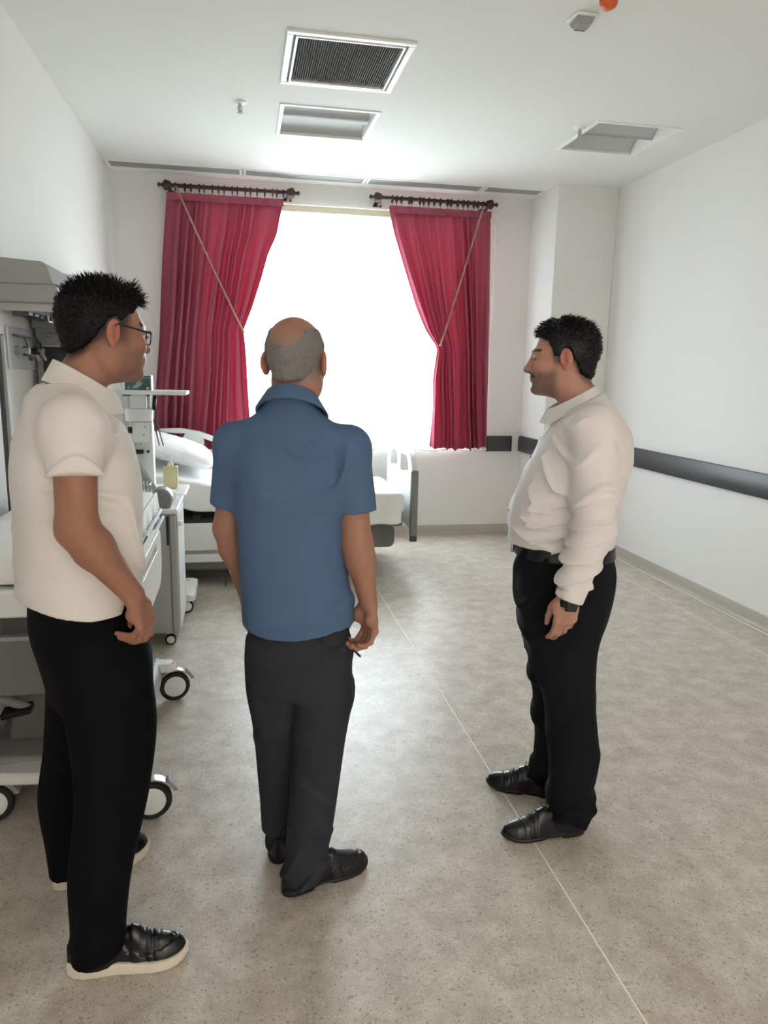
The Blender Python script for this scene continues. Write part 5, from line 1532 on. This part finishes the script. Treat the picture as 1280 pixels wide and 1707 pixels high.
# ---- man in the white polo, nearest on the left
P1 = dict(
    root=(-0.40, 1.97), yaw=22, seed=3, label='man in white polo shirt and black trousers with glasses, nearest on the left',
    extent=(-0.24, 0.24, -0.34, 0.36), zneck=1.47,
    skin=(152, 108, 88), skin_red=(176, 102, 84), lip=(120, 72, 66), hairc=(20, 18, 18), brow=(24, 20, 20),
    torso=[(0.90, -0.032, 0, 0.138, 0.176), (1.05, -0.022, 0, 0.152, 0.176), (1.19, -0.014, 0, 0.154, 0.178), (1.34, -0.018, 0, 0.147, 0.186), (1.42, -0.022, 0, 0.124, 0.178), (1.475, -0.03, 0, 0.092, 0.122), (1.53, -0.025, 0, 0.064, 0.076)],
    pelvis=[(0.70, 0.005, 0, 0.120, 0.160), (0.79, 0.010, 0, 0.138, 0.172), (0.90, -0.005, 0, 0.140, 0.165), (1.0, -0.018, 0, 0.122, 0.150)],
    legs=[dict(secs=[(0.03, -0.05, 0.24, 0.066, 0.060), (0.12, -0.055, 0.238, 0.066, 0.060), (0.30, -0.058, 0.215, 0.078, 0.070), (0.50, -0.03, 0.17, 0.087, 0.080), (0.70, 0.0, 0.11, 0.108, 0.094), (0.86, 0.0, 0.080, 0.112, 0.072)], foot=(0.031, 0.252), yaw=math.radians(9), hem=0.05),
          dict(secs=[(0.03, -0.062, -0.158, 0.066, 0.060), (0.12, -0.056, -0.158, 0.068, 0.062), (0.25, -0.045, -0.152, 0.078, 0.070), (0.49, 0.002, -0.135, 0.095, 0.082), (0.70, 0.015, -0.10, 0.115, 0.094), (0.86, 0.0, -0.080, 0.114, 0.072)], foot=(0.003, -0.179), yaw=math.radians(-20), hem=0.05)],
    neck=((-0.035, 0, 1.46), (0.045, 0, 1.60), 0.064, 0.057),
    head=dict(c=(0.073, 0.0, 1.662), yaw=math.radians(9), pitch=0.05, s=1.0),
    arms=[dict(s=(-0.02, 0.180, 1.445), e=(-0.03, 0.235, 1.20), w=(0.05, 0.215, 0.97), D=(0.2, 0, -0.97), N=(0.3, 0.9, 0), T=(1, -0.3, 0), curls=REST, thumb=THUMB),
          dict(s=(-0.045, -0.182, 1.445), e=(-0.062, -0.235, 1.215), w=(0.062, -0.208, 1.035), D=(0.33, 0.02, -0.94), N=(0.72, -0.66, 0.2), T=(0.66, 0.72, 0.1),
               curls=[(0.45, 0.75, 0.4), (0.62, 0.85, 0.4), (0.80, 0.9, 0.35), (1.0, 0.8, 0.25)], thumb=[(0.7, 0.35, 0.6), (0.85, 0.0, 0.6), (0.8, -0.3, 0.5)], r=(0.050, 0.045, 0.048, 0.031), hs=1.02)],
    fade=0.85, hair_mat=hair_black, hair_t=(0.010, 0.006, 0.012),
    hairline=([-0.15, -0.09, -0.065, -0.04, -0.02, -0.002, 0.012, 0.028, 0.045, 0.06, 0.085, 0.12], [-0.07, -0.062, -0.045, -0.012, 0.022, 0.034, 0.020, 0.032, 0.050, 0.060, 0.072, 0.08]),
    hair_len=lambda p: 0.006+0.016*max(0, min(1, (p[2]-0.06)/0.05))+(0.014 if p[0] > 0.05 and p[2] > 0.07 else 0), hair_n=2600, hair_jit=0.22,
    comb=lambda p, n: n*0.8+np.array((-0.35 if p[0] < 0.03 else 0.35, 0, 0.45)),
    paint=[(lambda H: 0.75*sstep(-0.045, -0.01, H[:, 2])*(1-sstep(0.015, 0.05, H[:, 0]))*(np.abs(H[:, 1]) > 0.045)*(np.abs(H[:, 1]) < 0.0795), (58, 48, 46)),
           (lambda H: 0.55*sstep(-0.02, -0.05, H[:, 2])*sstep(-0.01, 0.03, H[:, 0]), (112, 86, 76))],
    shirt_mat=polo_white,
    shirt=dict(z0=0.93, z1=1.60, hemw=0.19, long=False, r=(0.069, 0.060), len=(0.13, 0.11), tilt=(0, 0, -0.25),
               hem=lambda x, y: 0.968+0.20*np.clip(-x-0.03, 0, 0.12)+0.028*np.exp(-((x-0.055)/0.006)**2)*(y < 0), neck=(1.540, -0.55, 0.0),
               folds=[(fold_noise(0.008, 7, 7, 4, 1.3), *ANY), (fold_ridge(0.009, 6, 6, 9, 2.2, 4), *ANY), (fold_ridge(0.005, 10, 10, 14, 5.1, -6), (-9, -9, 0.9), (9, 9, 1.25))]),
    collar=dict(c=(0.022, 0, 1.548), tilt=0.62, h=0.070, flare=0.030, r=(0.069, 0.065), point=0.35),
    trousers=dict(top=0.992, mat=tr_black, folds=[(fold_noise(0.006, 8, 8, 3, 4.0), *ANY), (fold_ridge(0.006, 5, 5, 12, 3.3, 3), (-9, -9, 0), (9, 9, 0.3))]),
    shoe='sneaker')
p1, I1 = build_person(P1)

def in_head(I, pts): return [tuple(p) for p in I['Wd'](np.array(pts, float))]
g = MB()
for s in (-1, 1):
    loop = [(0.104+0.001*math.cos(a), s*0.034+0.025*(abs(math.cos(a))**0.6)*(1 if math.cos(a) > 0 else -1), -0.006+0.017*(abs(math.sin(a))**0.6)*(1 if math.sin(a) > 0 else -1)) for a in [2*PI*k/20 for k in range(20)]]
    loop = [(0.106-0.20*abs(y), y, z) for x, y, z in loop]
    g.tube(in_head(I1, loop), 0.0018, 6, closed=True)
    g.tube(in_head(I1, [(0.098, s*0.062, 0.004), (0.090, s*0.072, 0.004), (0.05, s*0.079, 0.010), (0.0, s*0.084, 0.018), (-0.012, s*0.084, 0.012)]), 0.0022, 6)
g.tube(in_head(I1, [(0.110, 0.009, -0.004), (0.115, 0, 0.0), (0.110, -0.009, -0.004)]), 0.0018, 6)
tag(g.build('glasses', M['black'], p1, smooth=True), 'thin black rimmed glasses')

# ---- man in the blue polo, seen from behind
P2 = dict(
    root=(0.15, 2.06), yaw=75, seed=5, label='balding grey-haired man in slate blue polo shirt seen from behind',
    extent=(-0.20, 0.37, -0.33, 0.32), zneck=1.44,
    skin=(160, 117, 98), skin_red=(188, 112, 92), lip=(150, 92, 84), hairc=(120, 118, 116), brow=(90, 88, 86),
    torso=[(0.78, 0.0, -0.012, 0.122, 0.168), (0.90, 0.0, -0.006, 0.118, 0.162), (1.02, 0.0, 0.006, 0.114, 0.155), (1.15, 0.0, 0.010, 0.116, 0.158), (1.28, 0.0, 0.012, 0.120, 0.165), (1.36, -0.005, 0.014, 0.110, 0.160), (1.43, -0.012, 0.016, 0.080, 0.115), (1.475, -0.012, 0.013, 0.060, 0.078), (1.51, -0.01, 0.012, 0.05, 0.062)],
    pelvis=[(0.64, 0.0, -0.005, 0.095, 0.135), (0.74, 0.0, -0.010, 0.112, 0.154), (0.84, 0.0, -0.010, 0.102, 0.148), (0.95, 0.0, 0.0, 0.09, 0.13)],
    legs=[dict(secs=[(0.03, 0.132, 0.085, 0.060, 0.058), (0.15, 0.125, 0.082, 0.060, 0.058), (0.25, 0.11, 0.078, 0.066, 0.063), (0.47, 0.06, 0.068, 0.076, 0.074), (0.66, 0.02, 0.068, 0.092, 0.086), (0.80, 0.004, 0.070, 0.098, 0.070)], foot=(0.205, 0.100), yaw=math.radians(10), hem=0.10),
          dict(secs=[(0.03, -0.032, -0.028, 0.066, 0.066), (0.10, -0.03, -0.033, 0.068, 0.067), (0.25, -0.02, -0.050, 0.072, 0.071), (0.47, 0.0, -0.070, 0.080, 0.079), (0.66, 0.0, -0.083, 0.096, 0.090), (0.80, 0.0, -0.085, 0.098, 0.070)], foot=(0.014, -0.080), yaw=math.radians(-53), hem=0.05)],
    neck=((0.0, 0.01, 1.43), (0.014, 0.004, 1.54), 0.052, 0.055),
    head=dict(c=(0.028, 0.004, 1.602), yaw=math.radians(-8), pitch=0.0, s=1.0, w=1.0),
    arms=[dict(s=(0.0, 0.166, 1.368), e=(0.03, 0.208, 1.12), w=(0.10, 0.172, 0.90), D=(0.05, -0.05, -1), N=(0.1, 1, 0.1), T=(1, -0.1, 0), curls=REST, thumb=THUMB),
          dict(s=(-0.012, -0.148, 1.368), e=(-0.015, -0.178, 1.10), w=(0.0, -0.210, 0.92), D=(0.08, -0.06, -1), N=(0.62, -0.78, 0), T=(0.72, 0.69, 0),
               curls=[(0.8, 1.1, 0.6), (0.7, 1.1, 0.6), (0.6, 1.0, 0.6), (0.5, 0.9, 0.5)], thumb=[(0.75, 0.6, 0.5), (0.9, 0.1, 0.6), (0.8, -0.3, 0.6)], hs=1.02, r=(0.045, 0.041, 0.044, 0.029))],
    hair_mat=hair_grey, hair_t=(0.0016, 0.0016, 0.001),
    hairline=([-0.15, -0.10, -0.08, -0.05, -0.028, -0.010, 0.005, 0.016, 0.03, 0.12], [-0.062, -0.060, -0.058, -0.052, -0.035, 0.02, 0.03, 0.010, 0.05, 0.14]),
    hair_cut=[ell((0.0, 0, 0.115), (0.115, 0.062, 0.062)), ell((-0.07, 0, 0.075), (0.06, 0.045, 0.045)), ell((0.09, 0, 0.09), (0.09, 0.09, 0.08))],
    hair_len=lambda p: 0.007, hair_n=2600, hair_w=0.0007, hair_jit=0.35,
    comb=lambda p, n: n*0.35+np.array((-0.3, 0, -0.9)),
    paint=[(lambda H: 0.6*(H[:, 0] < 0.02)*sstep(-0.06, -0.045, H[:, 2])*(1-sstep(0.04, 0.08, H[:, 2]))*(np.abs(H[:, 1]) < 0.0795), (124, 118, 114)),
           (lambda H: 0.4*np.exp(-((H[:, 2]+0.075)/0.02)**2)*(H[:, 0] < 0), (196, 116, 90))],
    shirt_mat=polo_blue,
    shirt=dict(z0=0.825, z1=1.56, hemw=0.21, long=False, r=(0.061, 0.059), len=(0.178, 0.175), tilt=(0, 0, 0),
               hem=lambda x, y: 0.832+1.0*np.minimum(np.abs(y)**2, 0.04)+0.0*x, neck=(1.487, -0.5, 0.0),
               folds=[(masked(fold_noise(0.010, 5, 5, 3, 7.3)), *ANY), (masked(fold_ridge(0.011, 3, 9, 4, 1.7, 7)), *ANY), (fold_noise(0.004, 8, 8, 6, 2.3), *ANY), (fold_ridge(0.004, 6, 6, 12, 9.1, 0), (-9, -9, 0.8), (9, 9, 1.0))]),
    collar=dict(c=(-0.002, 0.010, 1.508), tilt=0.50, h=0.052, flare=0.030, r=(0.068, 0.066), point=0.3),
    trousers=dict(top=0.885, mat=tr_grey, folds=[(fold_noise(0.006, 9, 9, 3, 2.0), *ANY), (fold_ridge(0.007, 6, 6, 9, 8.3, 5), *ANY), (fold_ridge(0.008, 6, 6, 16, 1.3, 2), (-9, -9, 0), (9, 9, 0.2))]),
    shoe='loafer')
p2, I2 = build_person(P2)

# ---- man in the white shirt, right
P3 = dict(
    root=(1.08, 2.27), yaw=162, seed=9, label='dark-haired moustached man in white dress shirt standing on the right',
    extent=(-0.25, 0.28, -0.32, 0.33), zneck=1.44,
    skin=(174, 130, 111), skin_red=(190, 112, 98), lip=(128, 76, 72), hairc=(24, 22, 24), brow=(22, 18, 18),
    torso=[(0.97, 0.012, 0, 0.158, 0.160), (1.03, 0.016, 0, 0.174, 0.172), (1.11, 0.022, 0, 0.176, 0.178), (1.24, -0.010, 0, 0.170, 0.186), (1.35, -0.038, 0, 0.152, 0.188), (1.42, -0.042, 0, 0.122, 0.176), (1.475, -0.038, 0, 0.086, 0.112), (1.525, -0.028, 0, 0.064, 0.072)],
    pelvis=[(0.66, -0.008, 0, 0.120, 0.150), (0.78, -0.004, 0, 0.156, 0.172), (0.90, -0.004, 0, 0.168, 0.174), (0.98, 0.006, 0, 0.163, 0.168), (1.03, 0.010, 0, 0.160, 0.164)],
    legs=[dict(secs=[(0.03, -0.048, 0.105, 0.068, 0.060), (0.12, -0.055, 0.105, 0.074, 0.064), (0.30, -0.060, 0.105, 0.088, 0.074), (0.49, -0.036, 0.10, 0.090, 0.080), (0.65, -0.008, 0.092, 0.112, 0.090), (0.83, -0.003, 0.080, 0.130, 0.076)], foot=(0.020, 0.128), yaw=math.radians(16), hem=0.05),
          dict(secs=[(0.03, -0.008, -0.122, 0.066, 0.060), (0.12, -0.012, -0.122, 0.068, 0.062), (0.30, -0.020, -0.118, 0.080, 0.070), (0.49, 0.0, -0.105, 0.088, 0.080), (0.65, 0.006, -0.092, 0.110, 0.090), (0.83, 0.0, -0.080, 0.130, 0.076)], foot=(0.065, -0.137), yaw=math.radians(-10), hem=0.055)],
    neck=((-0.035, 0, 1.44), (0.025, 0, 1.565), 0.066, 0.060),
    head=dict(c=(0.050, 0.0, 1.632), yaw=math.radians(-7), pitch=0.02, s=1.0, nose=0.125, gaze=0.005),
    arms=[dict(s=(-0.038, 0.178, 1.418), e=(-0.050, 0.228, 1.125), w=(0.010, 0.238, 0.905), D=(0.10, -0.02, -1), N=(-0.25, 0.97, 0.05), T=(0.97, 0.25, 0),
               curls=[(0.30, 0.40, 0.25), (0.35, 0.45, 0.25), (0.42, 0.5, 0.3), (0.5, 0.5, 0.3)], thumb=[(0.85, 0.40, 0.45), (0.97, 0.05, 0.35), (1.0, -0.05, 0.25)]),
          dict(s=(-0.038, -0.178, 1.418), e=(-0.050, -0.225, 1.125), w=(0.03, -0.225, 0.905), D=(0.1, 0.0, -1), N=(-0.2, -1, 0), T=(1, -0.2, 0), curls=REST, thumb=THUMB)],
    fade=0.6, hair_mat=hair_dark, hair_t=(0.008, 0.006, 0.010),
    hairline=([-0.15, -0.10, -0.085, -0.06, -0.04, -0.022, -0.004, 0.008, 0.026, 0.036, 0.05, 0.075, 0.12], [-0.085, -0.082, -0.075, -0.055, -0.02, 0.018, 0.030, -0.006, -0.004, 0.030, 0.050, 0.066, 0.075]),
    hair_len=lambda p: 0.007+0.014*max(0, min(1, (p[2]-0.04)/0.06)), hair_n=2800, hair_w=0.0012, hair_jit=0.22,
    comb=lambda p, n: n*0.45+np.array((0.5 if p[0] > 0.02 else -0.5, 0, -0.15 if p[0] > 0.02 else 0.15)),
    paint=[(lambda H: 0.62*sstep(-0.025, -0.06, H[:, 2]-0.25*(0.05-H[:, 0])*(H[:, 0] < 0.05))*sstep(0.0, 0.03, H[:, 0])*(H[:, 2] < -0.02), (78, 66, 62)),
           (lambda H: 0.5*(1-sstep(0.015, 0.045, H[:, 0]))*(np.abs(H[:, 1]) > 0.045)*(np.abs(H[:, 1]) < 0.079)*sstep(-0.03, 0.0, H[:, 2]), (70, 58, 54)),
           (lambda H: 0.95*(H[:, 0] > 0.062)*np.exp(-((H[:, 2]+0.0485+0.22*np.abs(H[:, 1]))/0.0072)**4)*(np.abs(H[:, 1]) < 0.036), (20, 17, 17))],
    shirt_mat=shirt_white,
    shirt=dict(z0=1.0, z1=1.56, long=True, r=(0.073, 0.064, 0.060, 0.042), cuff=0.015, hemw=0.173, tucked=True,
               hem=lambda x, y: 1.021+0.0*x+0.0*y, neck=(1.488, -0.5, 0.0),
               folds=[(fold_noise(0.006, 6, 6, 4, 3.3), *ANY), (fold_ridge(0.0042, 5, 5, 11, 6.7, 5), *ANY),
                      (fold_ridge(0.013, 7, 7, 24, 2.1, 3), (-9, 0.15, 0.93), (9, 9, 1.22)), (fold_ridge(0.008, 8, 8, 16, 4.4, -8), (-9, 0.12, 1.15), (9, 9, 1.45)), (fold_ridge(0.008, 8, 8, 24, 2.1, 3), (-9, -9, 0.93), (9, -0.15, 1.22)),
                      (fold_ridge(0.007, 4, 4, 18, 1.1, 0), (-9, -9, 1.0), (9, 0.17, 1.12))]),
    collar=dict(c=(0.018, 0, 1.508), tilt=0.55, h=0.044, flare=0.026, r=(0.071, 0.067), point=0.55),
    trousers=dict(top=1.02, mat=tr_navy, folds=[(fold_noise(0.006, 8, 8, 3, 6.0), *ANY), (fold_ridge(0.008, 5, 5, 8, 5.3, 6), *ANY), (fold_ridge(0.008, 6, 6, 18, 1.3, 2), (-9, -9, 0), (9, 9, 0.2))]),
    shoe='oxford')
p3, I3 = build_person(P3)
# belt
fbz = Field(axis_lin(-0.22, 0.24, 0.0045), axis_lin(-0.22, 0.22, 0.0045), axis_lin(0.96, 1.05, 0.004))
fbz.add(loft(P3['pelvis'], 0.007, 2.3, z0=0.983, z1=1.022), 0).cut(loft(P3['pelvis'], -0.004, 2.3, z0=0.9, z1=1.1), 0)
bv, bq = fbz.mesh()
belt = mesh_obj('belt', bv, bq, mat('black_belt', (16, 16, 18), 0.35), p3)
MB().prism(rrect(-0.022, 0.980, 0.022, 1.026, 0.006, 3), 0.176, 0.186, 'x').build('buckle', steel, belt, bevel=0.003)
# watch and ring on the near hand
a = P3['arms'][0]; w_ = np.array(a['w']); e_ = np.array(a['e']); D_ = np.array(a['D'], float); D_ /= np.linalg.norm(D_)
Nn_ = np.array(a['N'], float); Nn_ -= D_*(Nn_@D_); Nn_ /= np.linalg.norm(Nn_); T_ = np.cross(Nn_, D_)
wc = w_ + D_*0.024
vs = []; fs = []; n = 32
for k in range(n):
    an = 2*PI*k/n
    for (r_, h_) in ((0.0, -0.011), (0.0, 0.011), (0.0035, 0.011), (0.0035, -0.011)):
        vs.append(tuple(wc + Nn_*(0.0245+r_)*math.sin(an) + T_*(0.030+r_)*math.cos(an) + D_*h_))
for k in range(n):
    for j in range(4): fs.append((4*k+j, 4*k+(j+1) % 4, 4*((k+1) % n)+(j+1) % 4, 4*((k+1) % n)+j))
wt = MB().add(vs, fs).build('wrist_watch', M['black'], p3, smooth='auto'); tag(wt, 'black smart watch on the left wrist')
fm = Matrix((tuple(T_), tuple(D_), tuple(Nn_))).transposed()
cb_ = Vector(wc + Nn_*0.030)
MB().add([tuple(cb_ + fm @ Vector((x*0.019, y*0.020, z*0.005))) for z in (-1, 1) for y in (-1, 1) for x in (-1, 1)], [(0,2,3,1),(4,5,7,6),(0,1,5,4),(2,6,7,3),(0,4,6,2),(1,3,7,5)]).build('watch_face', M['black'], wt, bevel=0.004)
bs_ = np.array(a['w'])+D_*0.087*1.0-T_*0.0
tt_ = np.array(a['T'], float); tt_ -= D_*(tt_@D_); tt_ -= Nn_*(tt_@Nn_); tt_ /= np.linalg.norm(tt_)
p_ = w_ + D_*0.087 + tt_*(-0.011); an = a['curls'][2][0]; fd = D_*math.cos(an)-Nn_*math.sin(an)
rc = p_ + fd*0.020; u1 = np.cross(fd, tt_); u1 /= np.linalg.norm(u1); u2 = np.cross(fd, u1)
MB().tube([tuple(rc + (u1*math.cos(q)+u2*math.sin(q))*0.0096) for q in [2*PI*k/20 for k in range(20)]], 0.0014, 6, closed=True).build('ring', steel, p3, smooth=True)
# shirt buttons and placket
for k in range(6):
    z = 1.06+0.062*k
    sec = P3['torso']; cx = np.interp(z, [q[0] for q in sec], [q[1]+q[3] for q in sec])
    MB().lathe([(0.001, 0.003), (0.005, 0.003), (0.0055, 0.0), (0.001, 0.0)], (cx+0.002, 0, z), 10, 'x').build('button', M['grey'], p3, smooth='auto')
# small dark stick between the fingers of the man in blue
tp = I2['tips'][1]
R2 = Matrix.Rotation(math.radians(75), 3, 'Z')
def wp(p):
    v = R2 @ Vector(p); return Vector((v.x+0.15, v.y+2.06, v.z))
t0 = Vector(tp[1]); t1 = Vector(tp[0])
st_ = thing('stick', tuple(wp(t0)), 'thin dark stick held in the fingers of the man in blue', 'stick')
d_ = (R2 @ Vector((0.25, -0.62, -0.74))).normalized()
MB().tube([tuple(-d_*0.015), tuple(d_*0.055)], 0.0035, 8).build('shaft', M['black'], st_, smooth='auto')
MB().tube([tuple(d_*0.055), tuple(d_*0.062)], [0.0037, 0.0030], 8).build('tip', M['dgrey'], st_, smooth='auto')
